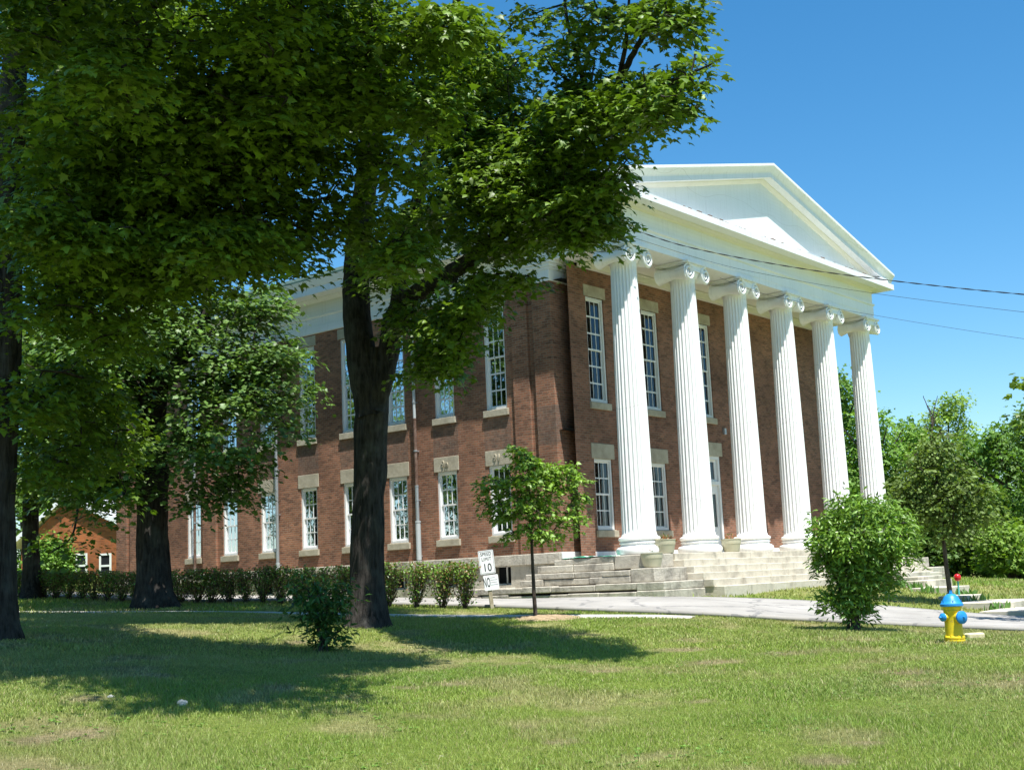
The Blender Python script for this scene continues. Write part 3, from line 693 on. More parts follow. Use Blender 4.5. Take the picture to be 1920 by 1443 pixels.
for s_ in (0, 1):
    mx = (lambda x: x) if s_ == 0 else (lambda x: 16.5-x)
    mb = MB()
    def tier(x0, x1, y0, y1, z0, z1, axis, **k):
        a, b = mx(x0), mx(x1); blocks(mb, min(a, b), max(a, b), y0, y1, z0, z1, axis, **k)
    tier(-1.05, .25, -.95, .2, FZ-.38, FZ, 'x'); tier(-1.05, -.3, .2, 2.3, FZ-.19, FZ-.03, 'y', jit=.03); tier(-1.12, -.3, .2, 2.9, FZ-.40, FZ-.19, 'y', jit=.04)
    tier(-1.45, .25, -1.38, -.6, FZ-.76, FZ-.38, 'x'); tier(-1.45, -.3, -.6, 3.1, FZ-.57, FZ-.40, 'y', jit=.05); tier(-1.42, -.3, -.6, 3.3, FZ-.76, FZ-.57, 'y', jit=.06)
    tier(-1.80, .25, -1.88, -1.0, FZ-.98, FZ-.76, 'x', lo=.7, hi=1.1); tier(-1.82, .25, -1.92, -1.0, FZ-1.5, FZ-.98, 'x', lo=1.2, hi=2.0)
    tier(-1.80, -.3, -1.0, 5.6, FZ-.95, FZ-.76, 'y', jit=.05); tier(-1.86, -.3, -1.0, 6.4, FZ-1.5, FZ-.97, 'y', jit=.08, lo=.6, hi=1.5)
    o = hp(mb, 'side_terrace', M['rough'], bevel=.02)
mb = MB(); mb.box((-.28, .3, FZ-.5), (.3, 2.35, FZ-.02)); mb.box((16.2, .3, FZ-.5), (16.78, 2.35, FZ-.02)); hp(mb, 'porch_floor', M['step'])

# ------------------------------------------------------------------ leaves and trees
def leaf_template(kind):
    if kind == 'maple':     # five-lobed leaf, stalk at the origin, tip along +y
        o = [(0, 0), (.13, .06), (.42, -.02), (.30, .20), (.56, .42), (.28, .44), (.24, .56), (.0, 1.0), (-.24, .56), (-.28, .44), (-.56, .42), (-.30, .20), (-.42, -.02), (-.13, .06)]
        c = (0, .34); V = [(c[0], c[1], .05)]+[(x, y, -.30*(x*x+(y-.34)**2)) for x, y in o]; k = len(o)
        F = [(0, 1+i, 1+(i+1) % k) for i in range(k)]
    elif kind == 'maple3':
        o = [(0, 0), (.42, .08), (.26, .30), (.50, .52), (0, 1.0), (-.50, .52), (-.26, .30), (-.42, .08)]
        V = [(0, .36, .05)]+[(x, y, -.14*(x*x+(y-.34)**2)) for x, y in o]; k = len(o); F = [(0, 1+i, 1+(i+1) % k) for i in range(k)]
    elif kind == 'blob':    # far-off leaf clump: an uneven little spray
        V = [(0, 0, 0), (.5, .25, .05), (.2, .45, -.05), (.35, .95, .0), (-.1, .7, .08), (-.5, .85, -.05), (-.3, .3, .03)]
        F = [(0, 1, 2), (2, 3, 4), (0, 2, 4), (4, 5, 6), (0, 4, 6)]
    elif kind == 'lance':   # long narrow folded leaf
        V = [(0, 0, 0), (.15, .35, .06), (.13, .65, .03), (0, 1.0, -.12), (-.13, .65, .03), (-.15, .35, .06), (0, .5, -.02)]
        F = [(0, 1, 6), (1, 2, 6), (2, 3, 6), (3, 4, 6), (4, 5, 6), (5, 0, 6)]
    elif kind == 'oval':
        V = [(0, 0, 0), (.34, .4, .04), (.22, .8, 0), (0, 1, -.05), (-.22, .8, 0), (-.34, .4, .04)]; F = [(0, 1, 2), (0, 2, 3), (0, 3, 4), (0, 4, 5)]
    return np.array(V, float), np.array(F, int)
def rot_frames(n, nrm, tip, rng):
    """orthonormal frames with z along nrm and y roughly along tip"""
    z = nrm/np.linalg.norm(nrm, axis=1, keepdims=True); y = tip-(tip*z).sum(1, keepdims=True)*z
    bad = np.linalg.norm(y, axis=1) < 1e-4; y[bad] = np.cross(z[bad], [1, .3, .2]); y /= np.linalg.norm(y, axis=1, keepdims=True)
    x = np.cross(y, z); return x, y, z
def leaf_cloud(name, P, nrm, tip, size, col, kind, mt, parent):
    """P (n,3) stalk points, size (n,), col (n,3): one mesh of many leaves"""
    V, F = leaf_template(kind); x, y, z = rot_frames(len(P), nrm, tip, RNG)
    A = P[:, None]+size[:, None, None]*(V[None, :, 0, None]*x[:, None]+V[None, :, 1, None]*y[:, None]+V[None, :, 2, None]*z[:, None])
    k = len(V); FF = (F[None]+(np.arange(len(P))*k)[:, None, None]).reshape(-1, 3)
    return fastmesh(name, A.reshape(-1, 3), FF, mt, parent, col=np.repeat(col, k, axis=0))
def pads_to_leaves(pads, rng, per, lsize, spread=.38, flat=.22, cbase=(.112, .192, .018), cvar=.45, up=1.0, R=(.5, .95), yellow=.0):
    """each pad (centre, outward dir) becomes a drooping dome of leaves, as maple sprays hang"""
    C = np.array([p[0] for p in pads]); O = np.array([p[1] for p in pads]); n = len(C)
    rad = rng.uniform(R[0], R[1], n); cnt = np.maximum(3, (per*(rad/R[1])**2*rng.uniform(.7, 1.2, n)).astype(int)); idx = np.repeat(np.arange(n), cnt); m = len(idx)
    a = rng.uniform(0, 2*pi, m); r = np.sqrt(rng.random(m))*rad[idx]*rng.uniform(.8, 1.15, m)
    tilt = rng.normal(0, .25, (n, 2))
    d = np.stack([np.cos(a), np.sin(a)], 1); xy = d*r[:, None]*np.array([1, 1])
    z = -.42*r**2/rad[idx]+(tilt[idx]*xy).sum(1)+rng.normal(0, flat*.45, m)*rad[idx]+rng.integers(0, 2, m)*-.16*rad[idx]
    P = C[idx]+np.stack([xy[:, 0], xy[:, 1], z], 1)
    out = d*.9+O[idx][:, :2]*.5
    nr = np.stack([out[:, 0]*.45*r/rad[idx], out[:, 1]*.45*r/rad[idx], np.full(m, up)], 1)+rng.normal(0, spread, (m, 3))
    tp = np.stack([out[:, 0], out[:, 1], np.full(m, -.55)], 1)+rng.normal(0, .35, (m, 3))
    size = lsize*rng.uniform(.45, 1.3, m)
    padv = rng.uniform(-.5, .5, n)[idx]; v = np.clip(1+cvar*(padv+rng.normal(0, .45, m)), .45, 1.8)[:, None]
    yl = np.clip(rng.random(m)*1.0-.55+yellow+padv*.3, 0, 1)[:, None]
    c = np.array(cbase)[None]*v; c = c*(1-yl*.6)+np.array([.16, .21, .03])[None]*v*yl*.6
    return P, nr, tp, size, c
def grow_twigs(mb, seeds, pads, r0=.028, seg=4, rng=RNG, maxd=99):
    """join every pad to the nearest limb with a curved twig; twigs become limbs for the next pads"""
    nodes = [np.array(s_, float) for s_ in seeds]; N_ = np.array(nodes)
    C = np.array([p[0] for p in pads]); dist = np.min(np.linalg.norm(C[:, None]-N_[None], axis=2), axis=1); order = np.argsort(dist)
    for i in order:
        c = C[i]; dd = np.linalg.norm(N_-c, axis=1)+.8*np.maximum(0, N_[:, 2]-c[2]); j = int(np.argmin(dd)); a = N_[j]; L = np.linalg.norm(c-a)
        if L > maxd: continue
        mid = (a+c)/2+rng.normal(0, .06, 3)*L+np.array([0, 0, .10*L]); ts = np.linspace(0, 1, seg)
        pts = [(1-t)**2*a+2*t*(1-t)*mid+t*t*c for t in ts]; r = min(r0, .010+.011*L)
        mb.tube(pts, [r*(1-.7*t)+.004 for t in ts], 5, cap=False); N_ = np.vstack([N_, np.array(pts[1:])])
def limb(mb, pts, r0, r1, n=12, k=5, wob=.05, seedlist=None):
    P = catmull([np.array(p, float) for p in pts], k); m = len(P); d = np.r_[0, np.cumsum(np.linalg.norm(np.diff(P, axis=0), axis=1))]; d /= d[-1]
    P = P+RNG.normal(0, wob*.5*r0, P.shape)*(d > .02)[:, None]
    mb.tube(list(P), [r0+(r1-r0)*t for t in d], n)
    if seedlist is not None: seedlist += [P[i] for i in range(m//4, m)]
    return P
def big_trunk(name, pts, r0, r1, mt, parent, flare=.55, burl=None):
    """thick trunk with fissured bark relief and a flared, buttressed foot"""
    P = catmull([np.array(p, float) for p in pts], 14); d = np.r_[0, np.cumsum(np.linalg.norm(np.diff(P, axis=0), axis=1))]; L = d[-1]
    m = max(20, int(L/.10)); t = np.linspace(0, L, m); Q = np.stack([np.interp(t, d, P[:, i]) for i in range(3)], 1); n = 72
    ang = 2*pi*np.arange(n)/n; V = []
    roots = RNG.uniform(0, 2*pi, 6); rw = RNG.uniform(.6, 1.0, 6)
    for i in range(m):
        s_ = t[i]/L; r = r0+(r1-r0)*s_**.8
        rr = np.full(n, r); fl = np.exp(-max(0, t[i]-.2)/.42)*flare*1.15
        rt = sum(rw[q]*np.clip(np.cos(ang-roots[q]), 0, 1)**6 for q in range(6)); rr = rr*(1+fl*(.45+.75*rt))
        rid = fbm(ang*n/(2*pi)*.42+3*np.sin(t[i]*1.3), np.full(n, t[i]*1.5), 31, 3); rid2 = vn(np.cos(ang)*2+5, np.sin(ang)*2+t[i]*.8, 4)
        rr = rr*(1+.13*(rid-.5)*2*.55+.16*(rid2-.5))
        if burl is not None:
            for (bh, ba, bs, br) in burl:
                da = np.abs((ang-ba+pi) % (2*pi)-pi); rr = rr+bs*np.exp(-(da/.5)**2-((t[i]-bh)/br)**2)
        V.append(np.stack([Q[i, 0]+rr*np.cos(ang), Q[i, 1]+rr*np.sin(ang), np.full(n, Q[i, 2])], 1))
    V = np.array(V).reshape(-1, 3); idx = np.arange(m*n).reshape(m, n)
    F = np.stack([idx[:-1], np.roll(idx, -1, 1)[:-1], np.roll(idx, -1, 1)[1:], idx[1:]], -1).reshape(-1, 4)
    return V, F
def merge(mb, V, F):
    b = len(mb.v); mb.v += [tuple(p) for p in V]; mb.f += [tuple(int(q)+b for q in f) for f in F]; mb.m += [0]*len(F)
def lobe_pads(lobes, rng, dens, centre, keep=1.0, noise=.0, fq=1.0):
    """lobes: (u, v, ru, rv, d, rd, weight): pad centres inside solid lobes of the crown"""
    out = []
    for L in lobes:
        u, v, ru, rv, d, rd = L[:6]; w_ = L[6] if len(L) > 6 else 1.0
        n_ = max(3, int(dens*w_*(ru*rv/10000.0)*(d/22.0)**2*rd/3))
        q = rng.normal(0, 1, (n_, 3)); q /= np.linalg.norm(q, axis=1, keepdims=True); q *= (rng.random(n_)**.45)[:, None]
        for a in q:
            p = W(u+a[0]*ru, v+a[1]*rv, d+a[2]*rd)
            if noise and .5*float(vn(fq*(p[0]*.62+p[2]*.35), fq*(p[1]*.62+p[2]*.9), 6))+.5*float(vn(fq*(p[0]*.5-p[2]*.9), fq*(p[1]*.5+p[2]*.3), 8)) < noise: continue
            o = p-centre; o[2] = 0; o = o/(np.linalg.norm(o)+1e-6); out.append((p, o))
    return out
def tree_obj(name, base, label, group=None):
    e = empty(name, tuple(base)); tag(e, label, 'tree', group); return e
def finish_tree(e, mbt, pads, mt_bark, leafkind, leafmat, per, lsize, rng, **kw):
    off = tuple(e.location)
    mbt.build('trunk', mt_bark, e, smooth=True, fix=False, off=off)
    P, nr, tp, sz, c = pads_to_leaves(pads, rng, per, lsize, **kw)
    ok = P[:, 2] > T(P[:, 0], P[:, 1])+.3; P, nr, tp, sz, c = P[ok], nr[ok], tp[ok], sz[ok], c[ok]
    return leaf_cloud('crown', P-np.array(off), nr, tp, sz, c, leafkind, leafmat, e)

_W = W
def near(u): return 2.5*min(1, max(0, (u-760)/110))+.005*max(0, u-850)
# --- maple A: forked trunk right of the picture's middle-left
rng = np.random.default_rng(11)
def W(u, v, d): return _W(u, v, d-near(u))      # the right-hand limb sweeps forward over the lawn
base = gpt(690, 26.0); e = tree_obj('maple_tree', base, 'large forked maple in front of the hall, one limb reaching towards the portico')
mbt = MB(); sd = []
f = W(694, 720, 25.9)
V, F = big_trunk('t', [base-np.array([0, 0, .25]), W(688, 1080, 26), W(692, 900, 26), W(700, 760, 26), W(704, 655, 26)], .335, .30, None, None, .5, burl=[(2.2, -1.2, .05, .3), (3.3, -.6, .06, .35), (4.3, 2.2, .07, .4)])
merge(mbt, V, F)
limb(mbt, [W(697, 780, 26), W(676, 660, 26), W(668, 560, 26.1), W(672, 460, 26.3), W(690, 300, 26.6), W(700, 100, 27), W(690, -150, 27.5), W(700, -380, 28)], .33, .07, 18, 6, .05, sd)
limb(mbt, [W(702, 770, 25.9), W(728, 660, 25.8), W(742, 590, 25.6), W(780, 552, 25.2), W(850, 510, 24.8), W(905, 468, 24.4), W(955, 420, 24.1), W(1010, 362, 23.7), W(1075, 300, 23.3), W(1112, 240, 23), W(1150, 180, 22.7), W(1172, 130, 22.5), W(1200, 80, 22.2), W(1222, 20, 22), W(1240, -80, 22)], .25, .018, 14, 5, .06, sd)
limb(mbt, [W(735, 640, 25.7), W(760, 480, 25.8), W(800, 300, 25.8), W(840, 120, 25.6), W(870, -100, 25.5), W(900, -300, 25.6)], .17, .04, 10, 5, .08, sd)
limb(mbt, [W(1112, 240, 23), W(1098, 170, 22.8), W(1080, 100, 22.6), W(1062, 30, 22.4), W(1055, -60, 22.4)], .055, .015, 8, 5, .08, sd)
limb(mbt, [W(1150, 190, 22.7), W(1172, 90, 22.4), W(1180, -10, 22.3)], .05, .02, 8, 5, .08, sd)
limb(mbt, [W(1150, 180, 22.7), W(1220, 165, 22), W(1290, 140, 21.2), W(1335, 120, 20.8)], .045, .012, 8, 5, .08, sd)
limb(mbt, [W(955, 420, 24.1), W(1050, 400, 23.6), W(1130, 385, 23.3)], .05, .014, 8, 4, .1, sd)
limb(mbt, [W(850, 510, 24.8), W(870, 600, 24.5), W(850, 660, 24.4)], .04, .012, 8, 4, .1, sd)
lobesA = [(1090, 215, 95, 75, 22.8, 1.6, 1.5), (1170, 190, 90, 55, 22.3, 1.5, 1.5), (1240, 165, 75, 48, 21.7, 1.4, 1.5), (1310, 130, 62, 44, 21.1, 1.1, 1.7), (1362, 92, 42, 46, 20.8, .8, 2.4), (1396, 118, 18, 16, 20.6, .4, 3), (1340, 140, 44, 28, 21, .7, 2), (1270, 190, 44, 26, 21.6, .7, 1.6),
 (1060, 110, 60, 60, 22.6, 1.3, 1), (1210, 30, 95, 34, 22.2, 1.2, 1.5), (1100, 10, 60, 36, 22.5, 1.3, .8), (1265, -5, 45, 34, 22, 1, 1.3),
 (1000, 330, 130, 95, 23.6, 2.2, 1.4), (1110, 330, 70, 60, 23.2, 1.4, 1.6), (1115, 405, 66, 46, 23.2, 1.1, 2.2), (1190, 270, 26, 30, 22.6, .7, 1.2), (1062, 428, 72, 34, 23.6, 1.1, 2.0),
 (920, 250, 120, 100, 24.4, 2.2, 1.3), (930, 420, 90, 60, 24.4, 1.6, 1.4), (850, 340, 120, 110, 25, 2.2, 1.3), (800, 200, 130, 120, 25.5, 2.4, 1.2), (880, 120, 90, 80, 25, 2, 1.1), (985, 30, 40, 26, 24.5, 1, .9), (960, 130, 50, 45, 24.5, 1.2, 1),
 (770, 400, 80, 60, 25.2, 1.6, 1.2), (955, 515, 48, 30, 23.9, .9, 2.0), (875, 560, 66, 56, 24.5, 1.4, 2.0), (825, 620, 78, 56, 24.5, 1.3, 2.2), (815, 685, 58, 34, 24.5, 1.0, 2.2), (765, 600, 40, 70, 24.9, .8, 2.0), (700, 520, 60, 34, 25.1, .8, .8),
 (735, 470, 60, 70, 25.2, 1.5, 1.2), (765, 690, 26, 26, 25.0, .6, .9)]
topA = [(700, -250, 260, 200, 26, 4.0, .55), (950, -230, 200, 150, 25, 3.5, .55), (1150, -160, 150, 90, 23, 2.5, .35), (500, -150, 180, 180, 25, 4, .5)]
pads = lobe_pads(lobesA, rng, 140, W(700, 300, 26), noise=.40); padsT = lobe_pads(topA, rng, 200, W(700, 300, 26), noise=.42, fq=.7)
grow_twigs(mbt, sd, pads+padsT[::3], .03, rng=rng)
finish_tree(e, mbt, pads+padsT, M['bark'], 'maple', M['leaf'], 64, .128, rng, R=(.26, .50))

W = _W
# --- maple L: nearest tree, trunk at the left edge, its crown roofs over the upper left of the picture
rng = np.random.default_rng(12)
base = gpt(-12, 22.0); e = tree_obj('maple_tree', base, 'massive maple at the left edge whose low canopy shades the lawn')
mbt = MB(); sd = []
V, F = big_trunk('t', [base-np.array([0, 0, .25]), W(-10, 1000, 22), W(-4, 800, 22), W(8, 600, 22), W(10, 420, 22), W(14, 300, 22)], .33, .27, None, None, .35)
merge(mbt, V, F)
limb(mbt, [W(12, 380, 22), W(20, 240, 22), W(30, 100, 22), W(40, -100, 22), W(60, -350, 22)], .28, .06, 16, 6, .05, sd)
limb(mbt, [W(12, 470, 22), W(40, 410, 21.6), W(85, 375, 21.2), (W(150, 330, 20.6)), W(232, 278, 20), W(330, 210, 19), W(430, 150, 18), W(560, 90, 17), W(700, 50, 16.5)], .17, .03, 12, 5, .06, sd)
limb(mbt, [W(20, 260, 22), W(150, 120, 20), W(330, -20, 18), W(500, -150, 16.5)], .13, .03, 10, 5, .08, sd)
limb(mbt, [W(232, 278, 20), W(330, 330, 19.4), W(450, 330, 19), W(458, 230, 18.8), W(470, 100, 18.5)], .07, .02, 8, 5, .08, sd)
limb(mbt, [W(330, 330, 19.4), W(480, 360, 18.7), W(640, 330, 18.2)], .06, .015, 8, 5, .08, sd)
limb(mbt, [W(30, 120, 22), W(150, -100, 18), W(300, -300, 15)], .12, .03, 8, 5, .08, sd)
lobesL = [(110, 60, 180, 110, 18.5, 2.5), (330, 60, 170, 110, 18, 2.5), (540, 60, 150, 100, 17, 2.2), (720, 60, 95, 80, 17, 1.6), (845, 30, 55, 45, 17, 1.0, 1.2), (800, 90, 45, 30, 17, .8, 1.2),
 (250, 200, 180, 90, 18.5, 2.4), (470, 190, 160, 90, 18, 2.2), (660, 180, 100, 62, 17.2, 1.4, 1.2), (765, 175, 52, 34, 16.9, .7, 1.6), (800, 205, 22, 14, 16.7, .4, 2),
 (90, 230, 130, 90, 19.5, 2.2), (150, 340, 160, 70, 19.6, 2.0), (370, 320, 160, 80, 18.6, 2.0), (560, 300, 140, 70, 18.2, 1.7), (690, 270, 60, 40, 18, 1.0), (715, 322, 50, 22, 17.9, .7, 1.6),
 (130, 450, 130, 70, 19.8, 1.8), (60, 420, 70, 50, 20, 1.2, 1.2), (330, 430, 160, 80, 19.2, 2.0), (530, 400, 120, 62, 18.8, 1.5), (650, 400, 80, 52, 18.6, 1.2, 1.1), (700, 395, 45, 30, 18.4, .7, 1.2), (725, 470, 50, 42, 18.4, .7, 1.5), (765, 500, 24, 26, 18.3, .4, 1.6),
 (100, 560, 120, 60, 20.2, 1.6), (280, 520, 150, 52, 19.8, 1.6), (450, 470, 100, 42, 19.3, 1.2), (560, 470, 62, 34, 19.1, .9), (40, 660, 60, 60, 20.4, 1.2), (200, 620, 100, 52, 20.4, 1.4, .8), (60, 740, 70, 70, 21.2, 1.4, 1.1), (150, 730, 90, 70, 22.5, 1.6, 1.0), (110, 850, 60, 50, 22.5, 1.4, 1.0), (200, 830, 60, 60, 24, 1.6, 1.0), (225, 920, 22, 24, 26, 1.0, 1.2)]
sprayL = [(790, 185, 40, 30, 16.3, .5, 3), (700, 150, 60, 30, 16.4, .6, 2), (840, 30, 50, 36, 16.2, .6, 2), (765, 318, 34, 16, 17.2, .4, 3), (752, 470, 42, 36, 17.6, .5, 2.5), (60, 395, 60, 22, 17.5, .6, 2), (150, 440, 70, 22, 17.6, .6, 2), (420, 440, 120, 40, 17.8, 1, 1.2), (200, 130, 60, 30, 15.5, .8, 1.5)]
topL = [(250, -200, 350, 200, 17, 3.5, .5), (590, -240, 210, 160, 16, 3, .5), (300, -400, 350, 150, 14.5, 2.5, .5), (50, -150, 150, 150, 20, 3, .5), (600, -420, 250, 120, 13.5, 2.0, .6), (700, -520, 120, 80, 12.5, 1.2, .5), (430, -520, 200, 120, 11.8, 1.6, .8), (640, -520, 170, 110, 11.2, 1.4, .8), (120, 260, 190, 110, 28, 3, .6), (330, 260, 170, 110, 29, 3, .6), (540, 200, 130, 120, 29, 2.5, .6), (650, 60, 110, 110, 28, 2.5, .5), (200, 60, 200, 100, 26, 3, .5), (420, 20, 160, 100, 25, 3, .5), (150, 240, 190, 90, 24, 2, .9), (400, 230, 180, 90, 24, 2, .9), (610, 180, 110, 80, 24, 2, .8)]
pads = lobe_pads(lobesL, rng, 140, W(0, 300, 22), noise=.47)+lobe_pads(sprayL, rng, 520, W(0, 300, 22)); padsT = lobe_pads(topL, rng, 190, W(0, 300, 22), noise=.40, fq=.7)
grow_twigs(mbt, sd, pads+padsT[::3], .028, rng=rng)
finish_tree(e, mbt, pads+padsT, M['bark'], 'maple', M['leaf'], 76, .132, rng, R=(.34, .62))
# dead twig with withered leaves
mbd = MB(); off = tuple(e.location)
for q in range(9):
    a = W(430, 90, 17); b_ = W(375+RNG.uniform(-20, 40), 20+q*14, 16.3+RNG.uniform(-.2, .2)); m_ = (a+b_)/2+RNG.normal(0, .06, 3); mbd.tube([a, m_, b_], [.009, .006, .002], 5)
mbd.build('dead_twig', M['bark2'], e, off=off, smooth=True)

# --- maple B: middle-distance trunk with a burl
rng = np.random.default_rng(13)
base = gpt(287, 37.0); e = tree_obj('maple_tree', base, 'thick maple with a burl on its trunk, before the hedge and side wall')
mbt = MB(); sd = []
V, F = big_trunk('t', [base-np.array([0, 0, .25]), W(287, 1060, 37), W(285, 940, 37), W(283, 880, 37), W(285, 780, 37), W(292, 690, 37)], .45, .40, None, None, .55, burl=[(3.9, -1.2, .26, .26), (4.05, -2.6, .12, .35)])
merge(mbt, V, F)
limb(mbt, [W(292, 760, 37), W(300, 620, 36.8), W(318, 500, 36.5), W(300, 470, 36.2), W(350, 430, 35.8), W(430, 398, 35), W(520, 350, 34.5)], .30, .06, 14, 5, .05, sd)
limb(mbt, [W(292, 740, 37), W(350, 660, 37), W(384, 600, 37), W(392, 530, 37), W(420, 500, 37.2), W(470, 440, 37.4)], .26, .06, 14, 5, .05, sd)
limb(mbt, [W(290, 740, 37), W(310, 600, 37.2), W(335, 520, 37.3), W(340, 400, 37.5), W(330, 200, 38), W(320, 0, 38)], .2, .05, 12, 5, .05, sd)
limb(mbt, [W(288, 780, 37), W(200, 650, 37), W(120, 560, 37)], .18, .05, 10, 5, .05, sd)
limb(mbt, [W(320, 700, 37), W(420, 720, 36.2), W(500, 740, 35.6)], .09, .02, 8, 5, .05, sd)
lobesB = [(470, 570, 66, 50, 36.8, 1.3, 1.8), (500, 660, 62, 60, 36.0, 1.3, 2.0), (490, 760, 70, 60, 35.2, 1.3, 2.0), (530, 790, 36, 46, 34.8, 1.0, 1.8), (440, 850, 90, 50, 34.6, 1.3, 1.6), (400, 920, 85, 30, 35.6, 1.6, 1.2), (455, 915, 40, 26, 35.4, 1.0, 1.2),
 (400, 700, 80, 100, 36.4, 1.8), (350, 820, 70, 70, 36, 2.0), (420, 600, 60, 60, 37.2, 1.5), (300, 620, 90, 90, 37, 3), (200, 700, 100, 110, 37, 3), (220, 850, 90, 60, 37, 2.5), (120, 800, 90, 90, 37.5, 2.6), (150, 900, 70, 40, 37, 2), (210, 925, 40, 30, 36.5, 1.4), (90, 680, 90, 90, 37.5, 2.6), (300, 500, 100, 80, 38.5, 2, .8), (560, 720, 16, 22, 35.2, .8, 1.3)]
topB = [(270, 350, 150, 150, 41, 4, .35), (180, 480, 180, 150, 39, 5, .35)]
pads = lobe_pads(lobesB, rng, 42, W(290, 600, 37), noise=.40); padsT = lobe_pads(topB, rng, 30, W(290, 600, 37))
grow_twigs(mbt, sd, pads+padsT[::3], .03, rng=rng)
finish_tree(e, mbt, pads+padsT, M['bark'], 'maple3', M['leaf'], 90, .155, rng, R=(.5, .9), cbase=(.098, .18, .038))

# --- maple C: thinner trunk far left
rng = np.random.default_rng(14)
base = gpt(60, 47.0); e = tree_obj('maple_tree', base, 'slimmer dark maple behind the left end of the hedge with a low drooping limb')
mbt = MB(); sd = []
V, F = big_trunk('t', [base-np.array([0, 0, .25]), W(58, 1040, 47), W(57, 950, 47), W(60, 880, 47), W(64, 800, 47)], .30, .24, None, None, .6); merge(mbt, V, F)
limb(mbt, [W(64, 820, 47), W(70, 700, 47), W(80, 560, 47)], .2, .06, 10, 5, .05, sd)
limb(mbt, [W(60, 960, 47), W(90, 930, 46), W(130, 900, 45.5), W(160, 880, 45)], .09, .03, 8, 5, .05, sd)
limb(mbt, [W(150, 900, 45), W(140, 990, 44), W(120, 1020, 43.6), W(90, 1038, 43)], .06, .015, 8, 5, .05, sd)
lobesC = [(80, 800, 110, 90, 46, 3), (130, 900, 70, 50, 45, 2), (50, 900, 60, 50, 46, 2), (160, 1000, 40, 22, 43.5, 1.2), (110, 1015, 34, 16, 43.3, 1, 1.2), (90, 650, 130, 100, 47, 3.5, .7), (185, 960, 30, 24, 44, 1)]
pads = lobe_pads(lobesC, rng, 20, W(60, 800, 47))
grow_twigs(mbt, sd, pads, .03, rng=rng)
finish_tree(e, mbt, pads, M['bark'], 'maple3', M['leaf'], 56, .19, rng, R=(.7, 1.2))

# --- sapling beside the drive
def young_tree(name, base, lean, H, r, lobes, label, rng, dens, per, ls, kind, cb, lm, R=(.3, .5), sup=1.0, yellow=0.0, k0=.33, group=None, z0f=.35):
    """slender staked-size tree: straight stem, ascending twigs. lobes are (dx, dy, dz, rx, ry, rz, n) from the foot"""
    e = tree_obj(name, base, label, group); mb = MB(); sd = []; b = np.array(base)
    top = b+np.array([lean[0], lean[1], H])
    P = limb(mb, [b-np.array([0, 0, .15]), b+(top-b)*.35, b+(top-b)*.7+np.array([.03, -.02, 0]), top], r, r*.2, 9, 6, .1, None)
    sd = [p for p in P if p[2] > b[2]+H*z0f]; pads = []
    for (dx, dy, dz, rx, ry, rz, n_) in lobes:
        q = rng.normal(0, 1, (n_, 3)); q /= np.linalg.norm(q, axis=1, keepdims=True); q *= (rng.random(n_)**.4)[:, None]
        for a in q:
            p = b+np.array([dx+a[0]*rx, dy+a[1]*ry, dz+a[2]*rz]); o = p-top; o[2] = 0; pads.append((p, o/(np.linalg.norm(o)+1e-6)))
    grow_twigs(mb, sd, pads, r*.35, rng=rng); return e, mb, pads
rng = np.random.default_rng(15)
base = gpt(1002, 27.6); rr_ = np.array([RT[0], RT[1], 0]); rr_ /= np.linalg.norm(rr_)
def rlobes(L):  # (right, depth, up, rr, rd, ru, n)
    fw_ = np.array([FW[0], FW[1]]); fw_ /= np.linalg.norm(fw_); out = []
    for (a, b, c, ra, rb, rc, n_) in L: out.append((rr_[0]*a+fw_[0]*b, rr_[1]*a+fw_[1]*b, c, (ra+rb)/2, (ra+rb)/2, rc, n_))
    return out
Ls = rlobes([(-.05, 0, 2.75, .75, .7, .82, 75), (-.1, 0, 3.5, .28, .3, .30, 12), (.45, 0, 3.2, .28, .3, .32, 9), (.85, 0, 2.85, .35, .3, .45, 12), (.9, 0, 2.1, .32, .3, .28, 9), (-.85, 0, 2.95, .32, .3, .25, 9), (-.7, 0, 2.35, .3, .3, .25, 7), (-.95, 0, 2.65, .25, .3, .2, 5), (.3, 0, 1.85, .5, .4, .22, 9), (1.15, .0, 2.55, .2, .2, .2, 4), (-.5, 0, 1.9, .3, .3, .15, 4)])
e, mb, pads = young_tree('maple_sapling', base, (-.05*rr_[0]-.04, .0, 0), 3.55, .05, Ls, 'young maple sapling with a thin dark stem and bright leaves in a mulch patch', rng, 0, 0, 0, '', None, None)
e['category'] = 'tree'
finish_tree(e, mb, pads, M['bark2'], 'maple', M['leaf'], 62, .10, rng, R=(.16, .32), cbase=(.21, .35, .05), yellow=.15, spread=.5)
# mulch patch round its foot
def mound(name, c, rx, ry, h, mt, label, cat, seed=1, n=40):
    mb = MB(); vs = []; fs = []; rings = 7
    for j in range(rings+1):
        for i in range(n):
            a = 2*pi*i/n; q = (j/rings); wob = .8+.4*vn(cos(a)*2+seed, sin(a)*2+seed); x = c[0]+rx*q*wob*cos(a); y = c[1]+ry*q*wob*sin(a)
            vs.append((x, y, G(x, y)+h*(1-q*q)+(.03*(vn(x*9, y*9, seed)-.5)*(1-q))-.012*q))
    for j in range(rings):
        for i in range(n): fs.append((j*n+i, j*n+(i+1) % n, (j+1)*n+(i+1) % n, (j+1)*n+i))
    mb.add(vs, fs); o = mb.build(name, mt, smooth=True, fix=False); return tag(o, label, cat, kind=None)
M['mulch'] = stone_mat('dry_mulch', (.34, .25, .15), (.46, .36, .24), (.16, .11, .07), 9, 1.0, False)
o = mound('mulch_patch', base+np.array([.15, -.1, 0]), .95, .95, .09, M['mulch'], 'low mound of dry mulch round the foot of the sapling', 'mulch', 3)

